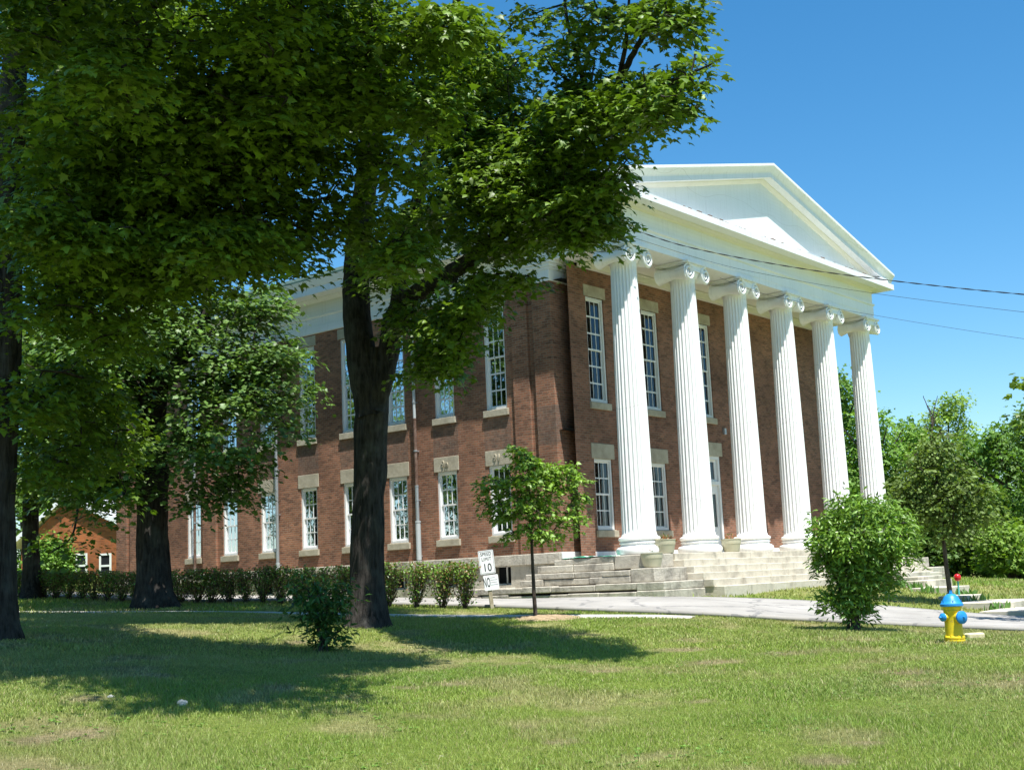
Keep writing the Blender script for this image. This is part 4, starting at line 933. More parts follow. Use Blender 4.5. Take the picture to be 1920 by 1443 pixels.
# --- shrubs
def shrub(base, lobes, label, rng, ls, per, cb, name='shrub', stems=9, R=(.12, .26), yellow=.0, kind='lance', spread=.75, smat=None, group=None, sr=.028, cat='shrub', up=.8, twr=.016):
    e = empty(name, tuple(base)); tag(e, label, cat, group); mb = MB(); sd = []; b = np.array(base); pads = []
    for (dx, dy, dz, rx, ry, rz, n_) in lobes:
        q = rng.normal(0, 1, (n_, 3)); q /= np.linalg.norm(q, axis=1, keepdims=True); q *= (rng.random(n_)**.33)[:, None]
        for a in q:
            p = b+np.array([dx+a[0]*rx, dy+a[1]*ry, dz+a[2]*rz]); o = p-b; pads.append((p, o/(np.linalg.norm(o)+1e-6)))
    hmax = max(p[0][2] for p in pads)-b[2]; wmax = max(np.hypot(*(p[0]-b)[:2]) for p in pads)
    for i in range(stems):
        a = rng.uniform(0, 2*pi); q = rng.uniform(.1, .6)*wmax; h = rng.uniform(.55, .85)*hmax
        limb(mb, [b+np.array([.10*cos(a), .10*sin(a), -.05]), b+np.array([.3*q*cos(a), .3*q*sin(a), h*.35]), b+np.array([q*cos(a), q*sin(a), h])], sr*rng.uniform(.6, 1.1), sr*.25, 7, 4, .25, sd)
    grow_twigs(mb, sd+[b+np.array([0, 0, .3])], pads, twr, rng=rng)
    off = tuple(e.location); mb.build('stems', smat or M['bark2'], e, smooth=True, fix=False, off=off)
    P, nr, tp, sz, c = pads_to_leaves(pads, rng, per, ls, spread=spread, cbase=cb, R=R, yellow=yellow, flat=1.2, up=up)
    tp[:, 2] += .5; ok = P[:, 2] > T(P[:, 0], P[:, 1])+.02
    leaf_cloud('foliage', P[ok]-np.array(off), nr[ok], tp[ok], sz[ok], c[ok], kind, M['shrubleaf'], e); return e
base = gpt(1594, 24.8)
shrub(base, rlobes([tuple(.97*q for q in L_[:6])+(L_[6],) for L_ in [(.38, 0, 1.75, .95, .85, .55, 150), (.45, 0, 2.2, .62, .6, .32, 45), (-.30, 0, 1.75, .42, .5, .45, 35), (.98, 0, 1.85, .30, .4, .40, 25), (.30, 0, 1.1, .62, .55, .42, 50), (0, 0, .6, .34, .3, .3, 18), (-.35, 0, .62, .25, .25, .16, 8), (-.02, 0, 2.5, .10, .10, .14, 3), (.75, 0, 2.2, .2, .2, .15, 5)]]),
      'tall rounded green shrub on the lawn left of the fire hydrant', np.random.default_rng(21), .13, 110, (.18, .31, .055), yellow=.1, stems=10, sr=.035)
base = gpt(605, 21.6)
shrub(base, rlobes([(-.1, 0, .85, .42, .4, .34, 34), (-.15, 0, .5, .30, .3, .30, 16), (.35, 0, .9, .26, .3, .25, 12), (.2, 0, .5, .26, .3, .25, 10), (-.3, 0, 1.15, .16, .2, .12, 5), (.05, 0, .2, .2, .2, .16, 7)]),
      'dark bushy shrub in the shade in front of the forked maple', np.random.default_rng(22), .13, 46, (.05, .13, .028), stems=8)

# --- hedge: individual plants in a clipped row along the drive
rngh = np.random.default_rng(23); HX = -6.65
def hedge_plant(y, x, w_, h, label, group, dens=1.0, rng=rngh, leafy=.75):
    b = (x, y, G(x, y))
    e = empty('hedge_plant', b); tag(e, label, 'hedge', group); mb = MB(); L = []
    P = []; N_ = []
    ns = int(26*dens)
    for i in range(ns):
        a = rng.uniform(0, 2*pi); r0 = rng.uniform(0, .12); tx = rng.uniform(-w_/2, w_/2); ty = rng.uniform(-.26, .26); hh = h*rng.uniform(.8, 1.0)
        p0 = np.array([x+r0*cos(a)*.8, y+r0*sin(a)*.8+.35*tx*0, b[2]-.03]); p2 = np.array([x+ty, y+tx, b[2]+hh]); p1 = p0*.45+p2*.55+np.array([rng.normal(0, .06), rng.normal(0, .06), -.12])
        pts = [p0, p0*.6+p1*.4+np.array([0, 0, .03]), p1, p2]; mb.tube(pts, [.011, .009, .007, .004], 5, cap=False)
        for q in range(4):
            t = rng.uniform(.35, 1); s0 = p0*(1-t)+p2*t; s1 = s0+np.array([rng.normal(0, .1), rng.normal(0, .1), rng.uniform(.02, .16)]); mb.tube([s0, s1], [.005, .003], 4, cap=False)
        m_ = int(66*leafy)
        t = 1-rng.random(m_)**1.9*.85; c_ = p0[None]*(1-t[:, None])+p2[None]*t[:, None]+rng.normal(0, .075, (m_, 3)); c_[:, 2] = np.minimum(c_[:, 2], b[2]+h+rng.normal(0, .015, m_)); P.append(c_)
    P = np.vstack(P); n_ = len(P); nr = rng.normal(0, .7, (n_, 3))+np.array([0, 0, .6]); tp = rng.normal(0, .7, (n_, 3))+np.array([0, 0, .4]); ok = P[:, 2] > b[2]+.12
    off = np.array(b); mb.build('stems', M['bark2'], e, off=b, fix=False, smooth=True)
    cc = np.array([.19, .32, .06])*np.clip(rng.normal(1, .3, (n_, 1)), .5, 1.7); br = rng.random(n_) < .36; cc[br] = [.24, .16, .07]
    leaf_cloud('foliage', P[ok]-off, nr[ok], tp[ok], rng.uniform(.045, .085, ok.sum()), cc[ok], 'oval', M['shrubleaf'], e)
gap = [(.70, 'last clipped hedge plant beside the speed limit sign'), (1.45, 'second hedge plant from the speed limit sign, bare stems below'), (2.4, 'third hedge plant from the speed limit sign, standing apart'), (3.35, 'fourth hedge plant from the speed limit sign, just right of the forked maple trunk')]
for y, lab in gap: hedge_plant(y+.15, HX, .98, 1.12, lab, 'clipped hedge plants along the drive')
y = 4.7; i = 0
while y < 31:
    gx = HX+.004*(y-4)
    hedge_plant(y, gx, 1.15, 1.0+.03*sin(i*1.7)-(.06 if y > 14 else 0), 'clipped hedge plant in the continuous row left of the forked maple', 'clipped hedge plants along the drive', dens=1.0, leafy=.62 if y < 18 else .9)
    y += .78; i += 1

# ------------------------------------------------------------------ signs on a leaning post
base = gpt(922, 31.5); SG = empty('sign_post', tuple(base), 0); tag(SG, 'leaning wooden post with a white speed limit sign above a smaller notice', 'sign')
fwd = np.array([CAMP[0]-base[0], CAMP[1]-base[1]]); fwd /= np.linalg.norm(fwd); ang = atan2(fwd[1], fwd[0])+radians(8)
nx_ = np.array([cos(ang), sin(ang), 0]); rx_ = np.array([-sin(ang), cos(ang), 0]); lean = radians(-5)
upv = cos(lean)*np.array([0, 0, 1.0])+sin(lean)*rx_*1.0; rxv = cos(lean)*rx_-sin(lean)*np.array([0, 0, 1.0])
def sxf(a, b, c): return tuple(rxv*a+upv*b+nx_*c)       # right, up, out of the face
mb = MB(); mb.box((-.045, -.1, -.10), (.045, 1.42, -.012), 0, M=sxf); mb.build('post', M['wood'], SG, bevel=.006)
def plate(cx, z0, z1, w_, name, tilt=0):
    mb = MB(); r = .025; pts = []
    for (sx, sz, a0) in ((1, 1, 0), (-1, 1, 90), (-1, -1, 180), (1, -1, 270)):
        for k in range(5):
            a = radians(a0+k*22.5); pts.append((cx+sx*(w_/2-r)+r*cos(a), (z1-r if sz > 0 else z0+r)+r*sin(a)))
    n = len(pts); vs = [sxf(a, b, 0) for a, b in pts]+[sxf(a, b, .004) for a, b in pts]
    mb.add(vs, [tuple(range(n)), tuple(range(2*n-1, n-1, -1))]+[(i, (i+1) % n, n+(i+1) % n, n+i) for i in range(n)]); o = mb.build(name, M['signwhite'], SG)
    return o
s1 = plate(0, .86, 1.44, .38, 'speed_sign'); s2 = plate(.05, .46, .83, .37, 'notice_sign')
def border(cx, z0, z1, w_, par):
    mb = MB(); q = .018
    for a, b in (((cx-w_/2+q, z0+q), (cx+w_/2-q, z0+q+.006)), ((cx-w_/2+q, z1-q-.006), (cx+w_/2-q, z1-q)), ((cx-w_/2+q, z0+q+.006), (cx-w_/2+q+.006, z1-q-.006)), ((cx+w_/2-q-.006, z0+q+.006), (cx+w_/2-q, z1-q-.006))): mb.box((a[0], a[1], .0045), (b[0], b[1], .006), 0, M=sxf)
    mb.build('border', M['black'], par)
border(0, .86, 1.44, .38, s1)
for tx, cz, sz, bo in (('SPEED', 1.345, .12, 0), ('LIMIT', 1.222, .12, 0), ('10', 1.01, .27, .004)):
    text_mesh(tx, sz, .001, lambda a, b, c, cz=cz: sxf(a, b+cz, .006+c), 'lettering', M['black'], s1, sx=.80, bold=bo)
text_mesh('NO', .26, .001, lambda a, b, c: sxf(a-.06, b*1.25+.645, .006+c), 'lettering', M['black'], s2, sx=.42, bold=.004)
M['greyink'] = mat('grey_ink', (.25, .25, .27), .5)
for k in range(4):
    mb = MB(); z = .755-k*.058; mb.box((.035, z, .0045), (.035+(.12, .17, .16, .18)[k], z+.010, .006), 0, M=sxf); mb.build('text_line', M['greyink'], s2)

# ------------------------------------------------------------------ fire hydrant
def chipped(name, base, under):
    m = mat(name, base, .42, .4); n = N(m); P = n.pos(); f = n.ramp(n.noise(P, 22, 6, .75), [(.60, (0, 0, 0)), (.63, (1, 1, 1))]); c = n.mix(n.math('MULTIPLY', f, .8), base, under)
    c = n.mix(n.math('MULTIPLY', n.noise(P, 6, 4), .35), c, tuple(q*.45 for q in base)); n.L(c, n.b.inputs['Base Color']); n.bump(n.noise(P, 40, 4), .5, .004); return m
M['hyellow'] = chipped('hydrant_yellow', (.84, .62, .02), (.42, .30, .10)); M['hblue'] = chipped('hydrant_blue', (.02, .27, .66), (.05, .10, .25))
base = gpt(1781, 21.4); HY = empty('fire_hydrant', tuple(base), 0); HY.scale = (.96, .96, .94); tag(HY, 'yellow fire hydrant with blue bonnet and caps on the lawn', 'fire hydrant')
a0 = atan2(CAMP[1]-base[1], CAMP[0]-base[0])
mb = MB(); mb.lathe([(.155, -.1), (.155, .02), (.165, .03), (.165, .05), (.152, .055), (.152, .07), (.165, .075), (.165, .10), (.152, .11), (.142, .12), (.138, .30), (.138, .52), (.142, .53), (.135, .545), (.15, .58), (.15, .615), (.0, .616)], (0, 0, 0), 32)
for k in range(8):
    a = 2*pi*k/8; mb.lathe([(.016, .045), (.016, .13), (.0, .13)], (.148*cos(a), .148*sin(a), 0), 6)
mb.build('barrel', M['hyellow'], HY, smooth=True, autos=35)
mb = MB(); mb.lathe([(.17, .60), (.185, .61), (.185, .645), (.165, .66), (.14, .70), (.115, .755), (.075, .795), (.035, .81), (.0, .812)], (0, 0, 0), 32)
for k in range(6):
    a = 2*pi*k/6; mb.box((-.007, .12, .655), (.007, .165, .70), 0, M=lambda x, y, z, a=a: (x*cos(a)-y*sin(a), x*sin(a)+y*cos(a), z))
mb.lathe([(.03, .80), (.03, .83), (.022, .835), (.022, .865), (.0, .866)], (0, 0, 0), 5); mb.build('bonnet', M['hblue'], HY, smooth=True, autos=35)
def nozzle(da, r, z, ln):
    a = a0+da; Mx = lambda x, y, q: (cos(a)*q-sin(a)*x, sin(a)*q+cos(a)*x, z+y)
    mb = MB(); mb.lathe([(r*.9, .10), (r*.9, ln), (r*1.02, ln), (r*1.02, ln+.02)], (0, 0, 0), 20, M=Mx); n_ = mb.build('nozzle', M['hyellow'], HY, smooth=True, autos=35)
    mb = MB(); mb.lathe([(r*1.05, ln+.015), (r*1.12, ln+.02), (r*1.12, ln+.05), (r*.8, ln+.07), (r*.3, ln+.08), (.0, ln+.08)], (0, 0, 0), 20, M=Mx); mb.lathe([(.022, ln+.075), (.018, ln+.115), (0, ln+.116)], (0, 0, 0), 5, M=Mx)
    mb.build('cap', M['hblue'], n_, smooth=True, autos=35)
nozzle(radians(42), .095, .42, .17); nozzle(radians(-48), .062, .43, .17); nozzle(radians(132), .058, .43, .14)

# ------------------------------------------------------------------ small marker with a red ball, stone, planters, tarp
base = gpt(1797, 38.0); MK = empty('marker_post', tuple(base)); tag(MK, 'thin teal post topped by a red ball behind the fire hydrant', 'marker post')
M['teal'] = mat('teal_paint', (.08, .38, .33), .5); M['red'] = mat('red_ball', (.55, .012, .015), .3, .5)
mb = MB(); mb.tube([(0, 0, -.1), (.0, 0, .58)], .026, 10); mb.build('pole', M['teal'], MK, smooth=True, autos=40)
mb = MB(); mb.lathe([(.0, .52), (.06, .54), (.088, .58), (.098, .63), (.088, .68), (.06, .715), (0, .73)], (0, 0, 0), 20); mb.build('ball', M['red'], MK, smooth=True)
def rock(name, c, s_, mt, label, cat='stone', seed=0, group=None):
    bm = bmesh.new(); bmesh.ops.create_icosphere(bm, subdivisions=3, radius=1)
    for v in bm.verts:
        k = .75+.5*vn(v.co.x*1.4+seed, v.co.y*1.4+v.co.z*1.7+seed, seed); v.co = Vector((v.co.x*s_[0]*k, v.co.y*s_[1]*k, max(-.6, v.co.z)*s_[2]*k))
    me = bpy.data.meshes.new(name); bm.to_mesh(me); bm.free(); o = link(name, me, mt, smooth=True); o.location = c; tag(o, label, cat, group); return o
M['yblock'] = stone_mat('yellow_block', (.62, .55, .33), (.7, .64, .45), (.4, .34, .2), 5, .3, False)
g = gpt(1818, 22.8); mb = MB(); mb.box((-.15, -.09, -.03), (.15, .09, .10)); o = mb.build('stone_block', M['yblock'], bevel=.025); o.location = tuple(g); o.rotation_euler = (0, 0, -YAW+.1); tag(o, 'pale yellow block in the grass right of the fire hydrant', 'stone')
g = gpt(341, 14.3); rock('stone', tuple(g+np.array([0, 0, .02])), (.055, .05, .045), M['concrete'], 'small white stone on the sunny grass at lower left', seed=2)
g = gpt(209, 14.9); rock('stone', tuple(g+np.array([0, 0, .01])), (.04, .03, .03), M['concrete'], 'tiny pale stone left of the white one in the grass', seed=5)
M['pot'] = paint_mat('cream_pot', (.50, .47, .33), .6, .25)
def planter(x, y, z, label, plant, rng):
    e = empty('planter', (x, y, z)); tag(e, label, 'planter', 'cream pots on the steps'); mb = MB(); R_ = .30; H_ = .40
    mb.lathe([(.20, 0), (.235, .02), (.255, .10), (.285, .24), (.288, .25), (.292, .25), (.295, .265), (.30, .38), (.312, .385), (.312, H_), (.285, H_), (.27, .34), (.0, .34)], (0, 0, 0), 40); mb.build('pot', M['pot'], e, smooth=True, autos=30)
    n_ = plant; P = np.column_stack([rng.normal(0, .13, n_), rng.normal(0, .13, n_), rng.uniform(.34, .52, n_)])
    cc = np.where(rng.random((n_, 1)) < .5, np.array([[.35, .14, .05]]), np.array([[.10, .14, .04]])); tag_ = leaf_cloud('plant', P, rng.normal(0, 1, (n_, 3)), rng.normal(0, 1, (n_, 3))+[0, 0, 1], rng.uniform(.05, .11, n_), cc, 'lance', M['shrubleaf'], e); tag_['kind'] = 'stuff'
rp = np.random.default_rng(31)
planter(-.95, -1.0, FZ-.38, 'cream planter nearly empty on the lower block beside the steps', 10, rp)
planter(.20, -.72, FZ, 'cream planter with dry plants between the first and second columns', 60, rp)
planter(3.95, -.72, FZ, 'cream planter with dry plants beside the third column', 55, rp)
# tarp
M['tarp'] = mat('green_tarp', (.04, .30, .17), .45, .4); n = N(M['tarp']); c = n.mix(n.ramp(n.noise(n.pos(), 3.5, 3), [(.52, (0, 0, 0)), (.56, (1, 1, 1))]), (.05, .32, .19), (.70, .78, .74)); n.L(c, n.b.inputs['Base Color'])
vs = []; k1, k2 = 40, 14
for i in range(k1+1):
    for j in range(k2+1):
        u = i/k1; v = j/k2; x = -1.12+v*.72+.08*vn(u*6, v*2, 3); y = .1+u*1.9+.12*vn(u*2, v*5, 4); vs.append((x, y, FZ-.025+.015+.13*max(0, fbm(u*7, v*3, 8, 3)-.35)*sin(pi*u)**.5*sin(pi*min(1, v+.12))**.5))
mb = MB(); mb.add(vs, [(i*(k2+1)+j, (i+1)*(k2+1)+j, (i+1)*(k2+1)+j+1, i*(k2+1)+j+1) for i in range(k1) for j in range(k2)]); o = mb.build('tarpaulin', M['tarp'], smooth=True, fix=False)
sm = o.modifiers.new('s', 'SOLIDIFY'); sm.thickness = .004; tag(o, 'crumpled green and white tarpaulin lying on the stone terrace left of the first column', 'tarpaulin')

# ------------------------------------------------------------------ side steps and flagstones on the right
def slab(u, d, sx, sy, h, label, rz=0.0, up=.0, name='stone_step', group='stone steps down the bank'):
    g = gpt(u, d); mb = MB(); mb.box((-sx/2, -sy/2, -.25), (sx/2, sy/2, h)); o = mb.build(name, M['step'], bevel=.012); o.location = (g[0], g[1], g[2]+up); o.rotation_euler = (0, 0, rz); tag(o, label, 'step' if 'step' in name else 'slab', group); return g
rz = radians(2)
slab(1706, 46, 2.3, .7, .30, 'top step of the three stone steps down the grassy bank', rz, .04)
slab(1727, 44.3, 2.3, .7, .28, 'middle step of the three stone steps down the grassy bank', rz, .03)
slab(1743, 42.8, 2.3, .7, .26, 'bottom step of the three stone steps down the grassy bank', rz, .02)
slab(1762, 41.2, 1.9, 1.2, .16, 'pale landing slab at the foot of the three stone steps', rz, 0, 'flagstone', 'flagstones')
slab(1800, 38.0, 1.4, .8, .14, 'short white flagstone right of the marker post', rz, 0, 'flagstone', 'flagstones')
slab(1866, 36.3, 2.6, 1.5, .16, 'long flagstone near the right edge of the bank', rz, 0, 'flagstone', 'flagstones')
slab(1915, 33.8, 2.4, 1.4, .16, 'flagstone cut by the right edge, lowest on the bank', rz, 0, 'flagstone', 'flagstones')
def iris(u, d, label, rng, n_=26, h=.42):
    g = gpt(u, d); P = np.column_stack([rng.normal(0, .16, n_), rng.normal(0, .16, n_), np.full(n_, -.02)]); tp = np.column_stack([rng.normal(0, .35, (n_, 2)), np.ones(n_)]); nr = rng.normal(0, 1, (n_, 3))*[1, 1, .1]
    c = np.array([.13, .25, .06])*rng.uniform(.7, 1.4, (n_, 1)); o = leaf_cloud('strap_leaved_plant', P, nr, tp, rng.uniform(.6, 1.1, n_)*h, c, 'lance', M['shrubleaf'], None); o.location = tuple(g); tag(o, label, 'plant', 'strap-leaved plants along the side steps')
for u, d, lab in ((1686, 43.2, 'clump of strap leaves left of the top stone step'), (1702, 42.2, 'clump of strap leaves left of the middle stone step'), (1718, 41.2, 'clump of strap leaves left of the bottom stone step'), (1736, 40.0, 'clump of strap leaves before the landing slab'),
                  (1766, 43.6, 'clump of strap leaves right of the bottom stone step'), (1800, 38.9, 'clump of strap leaves at the foot of the marker post'), (1826, 37.2, 'clump of strap leaves between the two white flagstones'), (1872, 34.6, 'dark clump of strap leaves before the long flagstone'), (1812, 39.2, 'clump of strap leaves right of the marker post')):
    iris(u, d, lab, rp, 24, .30)

# --- young olive-green tree with the dark leaning stem
rng = np.random.default_rng(16); base = gpt(1781, 36.0)
Ls = rlobes([(-.1, 0, 3.3, 1.0, .9, 1.1, 90), (-.55, 0, 2.95, .55, .55, .65, 30), (.6, 0, 3.1, .62, .55, .8, 38), (0, 0, 4.25, .5, .5, .45, 20), (1.05, 0, 2.6, .35, .35, .45, 12), (-1.05, 0, 2.9, .35, .35, .45, 12), (.1, 0, 2.05, .7, .6, .35, 20)])
e, mb, pads = young_tree('young_tree', base, (-.12, .1, 0), 4.6, .075, Ls, 'young olive-green tree with a slim dark stem behind the fire hydrant', rng, 0, 0, 0, '', None, None)
finish_tree(e, mb, pads, M['bark2'], 'oval', M['leaf_far'], 80, .115, rng, R=(.28, .5), cbase=(.14, .21, .05), spread=.7, yellow=.15)

# --- background trees on the right and left
def far_tree(u, d, vtop, vbot, hw, label, seed, cb=(.06, .14, .03), dens=1.0, group='trees beyond the hall', trunk=.22, kind='blob', ls=.42, name='background_tree', z0=None):
    rng = np.random.default_rng(seed); g = gpt(u, d)
    e = tree_obj(name, g, label, group); mb = MB(); sd = []
    zt = W(u, vtop, d)[2]-g[2]; zb = max(.3, W(u, vbot, d)[2]-g[2]); r = hw/FPX*d; pads = []
    limb(mb, [g-np.array([0, 0, .3]), g+np.array([.1, 0, zt*.3]), g+np.array([-.1, .1, zt*.6]), g+np.array([.1, 0, zt*.92])], trunk, .04, 9, 5, .1, sd)
    for q in range(7):
        a = rng.uniform(0, 2*pi); z_ = rng.uniform(.35, .75)*zt; limb(mb, [g+np.array([0, 0, z_]), g+np.array([r*.4*cos(a), r*.4*sin(a), z_+.10*zt]), g+np.array([r*.75*cos(a), r*.75*sin(a), z_+.22*zt])], trunk*.4, .02, 6, 4, .1, sd)
    nl = 20; H = zt-zb
    for q in range(nl):
        t = (q+.5)/nl; env = (sin(pi*min(1, t*.85+.12)))**.7; a = rng.uniform(0, 2*pi); rr0 = r*env*.85*rng.uniform(.3, 1)
        c = np.array([rr0*cos(a), rr0*sin(a), zb+H*t]); lr = r*rng.uniform(.2, .42); n_ = int(13*dens)
        Q = rng.normal(0, 1, (n_, 3)); Q /= np.linalg.norm(Q, axis=1, keepdims=True); Q *= (rng.random(n_)**.35)[:, None]
        for b in Q: pads.append((g+c+b*np.array([lr, lr, lr*.75]), b*np.array([1, 1, 0])))
    grow_twigs(mb, sd, pads[::3], .03, seg=3, rng=rng)
    return finish_tree(e, mb, pads, M['bark2'], kind, M['leaf_far'], 62, ls*.62, rng, R=(.5, .9), cbase=(cb[0]*2.2, cb[1]*1.8, cb[2]*1.5), spread=.65, yellow=.05, flat=.9)
RT_TREES = [(1560, 76, 745, 1080, 90, 'tall green tree seen between the right-hand columns', (.06, .14, .028)), (1600, 72, 690, 1080, 62, 'tall tree rising just beyond the sixth column', (.065, .15, .03)),
 (1660, 70, 770, 1085, 78, 'rounded maple right of the last column', (.07, .16, .03)), (1735, 74, 800, 1090, 85, 'broad maple behind the young olive-green tree', (.075, .17, .03)),
 (1808, 86, 742, 880, 52, 'small-crowned tree rising clear above the others against the sky', (.10, .19, .04)), (1850, 66, 830, 1100, 85, 'dense dark maple at right behind the grassy bank', (.05, .125, .025)),
 (1915, 62, 800, 1110, 80, 'maple at the right edge with its crown cut by the frame', (.055, .13, .028)), (1985, 58, 770, 1120, 90, 'dark tree standing just beyond the right edge', (.05, .12, .025)), (1790, 64, 950, 1085, 80, 'low bushy tree in the shade under the maples', (.035, .085, .02)), (1900, 55, 990, 1110, 55, 'low light-green bush at the edge of the bank', (.085, .17, .03)), (1700, 78, 900, 1085, 90, 'shaded tree low behind the stone terrace end', (.035, .085, .02))]  # the two shaded trees carry their shade in a darker leaf colour
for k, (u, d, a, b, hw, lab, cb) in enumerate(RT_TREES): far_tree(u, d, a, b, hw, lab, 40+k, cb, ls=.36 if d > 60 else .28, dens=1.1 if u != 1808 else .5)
LT_TREES = [(40, 95, 860, 1105, 90, 'bright green tree in the far left background', (.08, .18, .03)), (150, 100, 900, 1100, 90, 'sunlit tree behind the orange brick house', (.09, .19, .035)), (235, 90, 1000, 1090, 40, 'small tree between the house and the hall corner', (.08, .17, .03)), (-60, 85, 700, 1110, 120, 'tall tree beyond the left edge of the lawn', (.05, .12, .025)), (96, 56, 1020, 1085, 22, 'little round bush before the orange house', (.075, .18, .03)), (330, 110, 640, 1080, 160, 'large tree far behind the hall', (.06, .14, .03))]
for k, (u, d, a, b, hw, lab, cb) in enumerate(LT_TREES): far_tree(u, d, a, b, hw, lab, 60+k, cb, ls=.42 if d > 60 else .2, group='trees in the left background')
# tree off the right edge whose leafy tip enters the frame
rng = np.random.default_rng(17); base = gpt(2120, 30.0); e = tree_obj('maple_tree', base, 'maple beyond the right edge, only a leafy branch tip reaching in'); mbt = MB(); sd = []
limb(mbt, [base-np.array([0, 0, .3]), W(2120, 900, 30), W(2110, 700, 30), W(2100, 500, 30)], .22, .08, 12, 5, .05, sd); limb(mbt, [W(2110, 720, 30), W(2040, 690, 29.7), W(1960, 705, 29.5), W(1925, 712, 29.5)], .07, .012, 8, 5, .06, sd)
pads = lobe_pads([(2140, 540, 140, 200, 30, 3, 2.2), (2040, 640, 60, 60, 29.7, 1.4, 3), (1945, 708, 34, 12, 29.5, .3, 3), (1940, 775, 14, 8, 29.5, .2, 4)], rng, 12, W(2110, 700, 30)); grow_twigs(mbt, sd, pads, .02, rng=rng)
finish_tree(e, mbt, pads, M['bark'], 'maple3', M['leaf'], 40, .15, rng, R=(.2, .5))
for k, (x_, y_, hh, lab) in enumerate(((-21, 19, 8, 'added unseen maple off to the left of the lawn, nearest the drive'), (-31, 30, 8, 'added unseen maple left of the lawn, second of the row beyond the left edge'), (-37, 10, 7, 'added unseen maple beyond the lawn behind the left edge'),  # unseen trees, added so the side windows reflect foliage rather than bright sky
        (-44, 41, 7, 'added unseen far maple at the end of the row beyond the left edge'), (-41, 22, 6, 'added unseen low maple behind the row beyond the left edge'), (-30, 46, 7, 'added unseen maple behind the row, nearest the orange house'), (-52, 30, 6, 'added unseen maple, low and far behind the row beyond the left edge'), (-24, 33, 6, 'added unseen low maple standing in the row beyond the left edge'))):
    rng = np.random.default_rng(90+k); g = np.array([x_, y_, G(x_, y_)]); e = tree_obj('maple_tree', g, lab, 'unseen trees added beyond the left edge for the window reflections'); mb = MB(); sd = []
    limb(mb, [g-np.array([0, 0, .3]), g+np.array([.1, 0, 3]), g+np.array([0, .2, 8])], .35, .1, 10, 5, .1, sd); pads = []
    for q in range(190):
        a = rng.normal(0, 1, 3); a /= np.linalg.norm(a); a *= rng.random()**.4; pads.append((g+np.array([a[0]*5, a[1]*5, hh+a[2]*(hh-.8)]), np.array([a[0], a[1], 0])))
    grow_twigs(mb, sd, pads[::3], .04, seg=3, rng=rng); finish_tree(e, mb, pads, M['bark'], 'blob', M['leaf_far'], 36, .45, rng, R=(.8, 1.3))
# bare dead tree top
base = gpt(1748, 80.0); e = empty('dead_tree', tuple(base)); tag(e, 'thin bare dead tree poking above the maples on the right', 'tree'); mb = MB(); P = limb(mb, [base, W(1746, 860, 80), W(1747, 790, 80), W(1738, 760, 80), W(1731, 742, 80)], .14, .02, 7, 5, .1)
for a, b, c_ in (((1747, 790), (1752, 765), (1758, 742)), ((1747, 795), (1757, 775), (1762, 765)), ((1746, 820), (1738, 800), (1733, 790)), ((1747, 805), (1752, 790), (1757, 785))): limb(mb, [W(*a, 80), W(*b, 80), W(*c_, 80)], .05, .015, 6, 4, .1)
mb.build('trunk', M['bark2'], e, off=tuple(base), smooth=True, fix=False)

# ------------------------------------------------------------------ orange brick house far left
HB = empty('brick_house', (12, 52, 0)); tag(HB, 'orange brick building with a white eave beyond the hedge at left', 'building')
pL = W(40, 1063, 74); pR = W(262, 1063, 70); ax = (pR-pL); ax[2] = 0; Lh = np.linalg.norm(ax); ax /= Lh; ay = np.array([-ax[1], ax[0], 0]); zg = -1.6
if np.dot(ay[:2], FW[:2]) < 0: ay = -ay
ho = np.array([12, 52, 0.0])
def hx_(a, b, z): q = pL+ax*a+ay*b; return (q[0]-ho[0], q[1]-ho[1], z-ho[2])
ztop = W(220, 1012, 71)[2]; zpk = W(85, 984, 75)[2]+.3
mb = MB(); Hx = Lh
peak_a = Hx*.40
mb.add([hx_(0, 0, zg), hx_(Hx, 0, zg), hx_(Hx, 0, ztop), hx_(peak_a, 0, zpk+.9), hx_(0, 0, ztop), hx_(0, 9, zg), hx_(Hx, 9, zg), hx_(Hx, 9, ztop), hx_(peak_a, 9, zpk+.9), hx_(0, 9, ztop)], [(0, 1, 2, 3, 4), (5, 9, 8, 7, 6), (0, 5, 6, 1), (1, 6, 7, 2), (4, 9, 5, 0)]); mb.build('wall', M['orange'], HB)
mb = MB()
for a0_, z0_, a1, z1_ in ((-.6, ztop-.15, peak_a, zpk+.95), (peak_a, zpk+.95, Hx+.6, ztop-.15)):
    P = [hx_(a0_, -.3, z0_), hx_(a1, -.3, z1_), hx_(a1, 9.4, z1_), hx_(a0_, 9.4, z0_)]; mb.add(P+[(p[0], p[1], p[2]+.28) for p in P], [(0,3,2,1),(4,5,6,7),(0,1,5,4),(1,2,6,5),(2,3,7,6),(3,0,4,7)])
mb.build('roof', M['white'], HB)
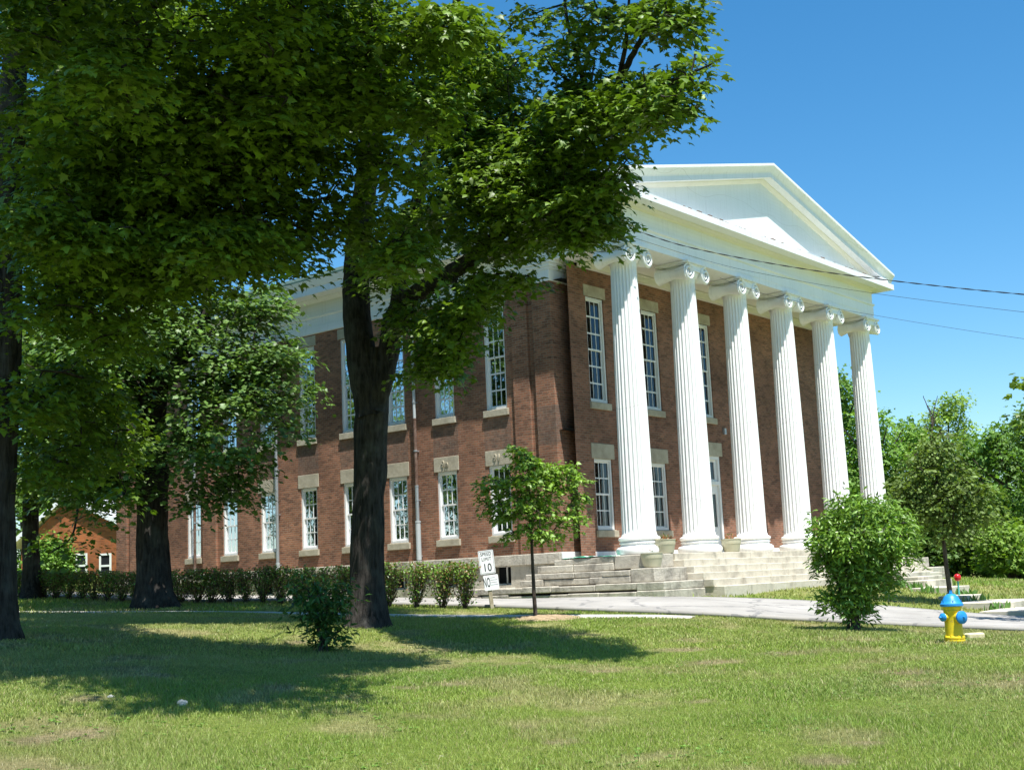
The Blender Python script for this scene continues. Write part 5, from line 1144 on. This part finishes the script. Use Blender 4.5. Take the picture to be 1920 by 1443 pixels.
for u in (96, 153, 198):
    r_ = W(u, 1050, 1.0)-CAMP; A_ = np.array([[ax[0], -r_[0]], [ax[1], -r_[1]]]); a, dd_ = np.linalg.solve(A_, (CAMP-pL)[:2]); z1_ = W(u, 1037, dd_)[2]; w_ = .36; z0_ = z1_-1.3
    mb = MB(); 
    for A, B in (((a-w_, -.05, z0_), (a-w_+.1, .02, z1_)), ((a+w_-.1, -.05, z0_), (a+w_, .02, z1_)), ((a-w_+.1, -.05, z1_-.1), (a+w_-.1, .02, z1_)), ((a-w_+.1, -.05, z0_), (a+w_-.1, .02, z0_+.1)), ((a-w_+.1, -.05, (z0_+z1_)/2-.05), (a+w_-.1, .02, (z0_+z1_)/2+.05))): mb.box(A, B, 0, M=hx_)
    wo = mb.build('window', M['trim'], HB); g_ = MB(); g_.quad(hx_(a-w_+.1, -.012, z0_+.1), hx_(a+w_-.1, -.012, z0_+.1), hx_(a+w_-.1, -.012, z1_-.1), hx_(a-w_+.1, -.012, z1_-.1)); g_.build('pane', M['darkglass'] if 'darkglass' in M else M['dark'], wo, fix=False)

# ------------------------------------------------------------------ overhead cables
def cable(pts, r, label, twist=False):
    P = catmull([np.array(p) for p in pts], 14); mb = MB(); mb.tube(list(P), r, 6)
    o = mb.build('overhead_cable', M['cable'], smooth=True, fix=False)
    if twist:
        d = np.r_[0, np.cumsum(np.linalg.norm(np.diff(P, axis=0), axis=1))]; t = np.arange(0, d[-1], .09); Q = np.stack([np.interp(t, d, P[:, i]) for i in range(3)], 1)
        mb = MB()
        for s_ in (0, pi):
            R_ = Q+np.column_stack([np.zeros(len(t)), np.cos(t*7+s_)*r*1.5, np.sin(t*7+s_)*r*1.5]); mb.tube(list(R_), r*.8, 5)
        mb.build('twisted_line', M['cable'], o, smooth=True, fix=False)
    tag(o, label, 'cable', 'power lines to the portico'); return o
c0 = np.array([-.5, -.52, 8.92])
def ln(uvs, d0, d1):
    n_ = len(uvs); return [W(u, v, d0+(d1-d0)*((u-uvs[0][0])/(uvs[-1][0]-uvs[0][0]))) for u, v in uvs]
cable([c0]+ln([(1290, 463), (1475, 499), (1662, 525), (1920, 552), (2350, 585)], 35.8, 33), .008, 'thick twisted power cable, uppermost of the three lines', True)
cable([c0+np.array([.1, 0, -.25])]+ln([(1330, 490), (1444, 516), (1633, 549), (1920, 585), (2350, 630)], 35.8, 33), .0055, 'thin middle power line crossing the architrave')
cable([W(1350, 521, 36.4)]+ln([(1440, 553), (1640, 591), (1920, 635), (2350, 690)], 35.6, 33), .005, 'thin lowest power line crossing the right-hand columns')
mb = MB(); mb.tube([(-.52, -.50, 9.0), (-.6, -.55, 8.8), (-.75, -.5, 8.55), (-.95, -.3, 8.45)], .02, 8); mb.build('cable_bracket', M['metal'], None).parent = HALL; bpy.data.objects['cable_bracket'].location = tuple(-np.array(HO))

# ------------------------------------------------------------------ grass blades: real geometry over the near lawn
def blades():
    rng = np.random.default_rng(5); out = []
    def region(n_, dmin, dmax, hmin, hmax, wd):
        u = rng.uniform(-420, 2340, n_*2); d = np.sqrt(rng.uniform(dmin**2, dmax**2, n_*2))
        r = FW[None]+((u-960)/FPX)[:, None]*RT[None]-((1100-721.5)/FPX)*UP[None]; h = np.hypot(r[:, 0], r[:, 1]); X = CAMP[0]+r[:, 0]/h*d; Y = CAMP[1]+r[:, 1]/h*d
        ok = ~inside(X, Y, ROADPOLY) & ~inside(X, Y, WALKPOLY) & ~((X > -2) & (X < 18.7) & (Y > -2.5)); ok &= rng.random(len(X)) > thin(X, Y)
        X, Y = X[ok][:n_], Y[ok][:n_]; m_ = len(X); hh = rng.uniform(hmin, hmax, m_)*(.75+.7*vn(X*1.1, Y*1.1, 44)); tall = rng.random(m_) < .006; hh[tall] *= 2.0
        out.append((X, Y, hh, np.full(m_, wd)*rng.uniform(.7, 1.3, m_)))
    region(215000, 8.2, 13.5, .018, .042, .0042); region(245000, 13.5, 20, .022, .048, .0075); region(185000, 20, 33, .03, .055, .013); region(56000, 33, 52, .05, .09, .03)
    X, Y, H, Wd = [np.concatenate([o[i] for o in out]) for i in range(4)]; n_ = len(X); Z = T(X, Y)-.004
    a = rng.uniform(0, 2*pi, n_); la = rng.uniform(0, 2*pi, n_); ln_ = rng.uniform(.2, 1.0, n_)*H
    b = np.stack([X, Y, Z], 1); sx = np.stack([np.cos(a)*Wd/2, np.sin(a)*Wd/2, np.zeros(n_)], 1); le = np.stack([np.cos(la)*ln_, np.sin(la)*ln_, H], 1)
    V = np.stack([b-sx, b+sx, b+sx*.7+le*.5*[.6, .6, 1.1], b-sx*.7+le*.5*[.6, .6, 1.1], b+le], 1); i0 = np.arange(n_)*5
    F = np.concatenate([np.stack([i0, i0+1, i0+2], 1), np.stack([i0, i0+2, i0+3], 1), np.stack([i0+3, i0+2, i0+4], 1)])
    c = grass_col(X, Y)*rng.uniform(.65, 1.35, (n_, 1)); dry = rng.random(n_) < .12; c[dry] = np.array([.42, .36, .17])*rng.uniform(.7, 1.1, (dry.sum(), 1))
    o = fastmesh('grass', V.reshape(-1, 3), F, M['grassblade'], col=np.repeat(c, 5, axis=0)); tag(o, 'short mown grass with dry patches covering the lawn', 'grass', kind='stuff')
    # broad-leaved weeds
    n_ = 2600; u = rng.uniform(0, 1920, n_); d = rng.uniform(8.5, 24, n_)
    G_ = np.array([W(uu, 1100, dd) for uu, dd in zip(u, d)]); ok = ~inside(G_[:, 0], G_[:, 1], ROADPOLY) & (fbm(G_[:, 0]*.5, G_[:, 1]*.5, 77, 3) > .47); G_ = G_[ok]; G_[:, 2] = T(G_[:, 0], G_[:, 1])
    k = 7; P = np.repeat(G_, k, axis=0)+rng.normal(0, .012, (len(G_)*k, 3))*[1, 1, .3]; m_ = len(P); a = rng.uniform(0, 2*pi, m_)
    tp = np.stack([np.cos(a), np.sin(a), rng.uniform(.1, .6, m_)], 1); nr = np.stack([-np.cos(a)*.4, -np.sin(a)*.4, np.ones(m_)], 1)
    c = np.array([.13, .24, .04])*rng.uniform(.7, 1.5, (m_, 1)); pale = np.repeat(rng.random(len(G_)) < .02, k); c[pale] = [.42, .42, .26]
    o = leaf_cloud('lawn_weeds', P, nr, tp, rng.uniform(.02, .05, m_), c, 'oval', M['grassblade'], None); tag(o, 'small broad-leaved weeds scattered in the lawn', 'weeds', kind='stuff')
blades()
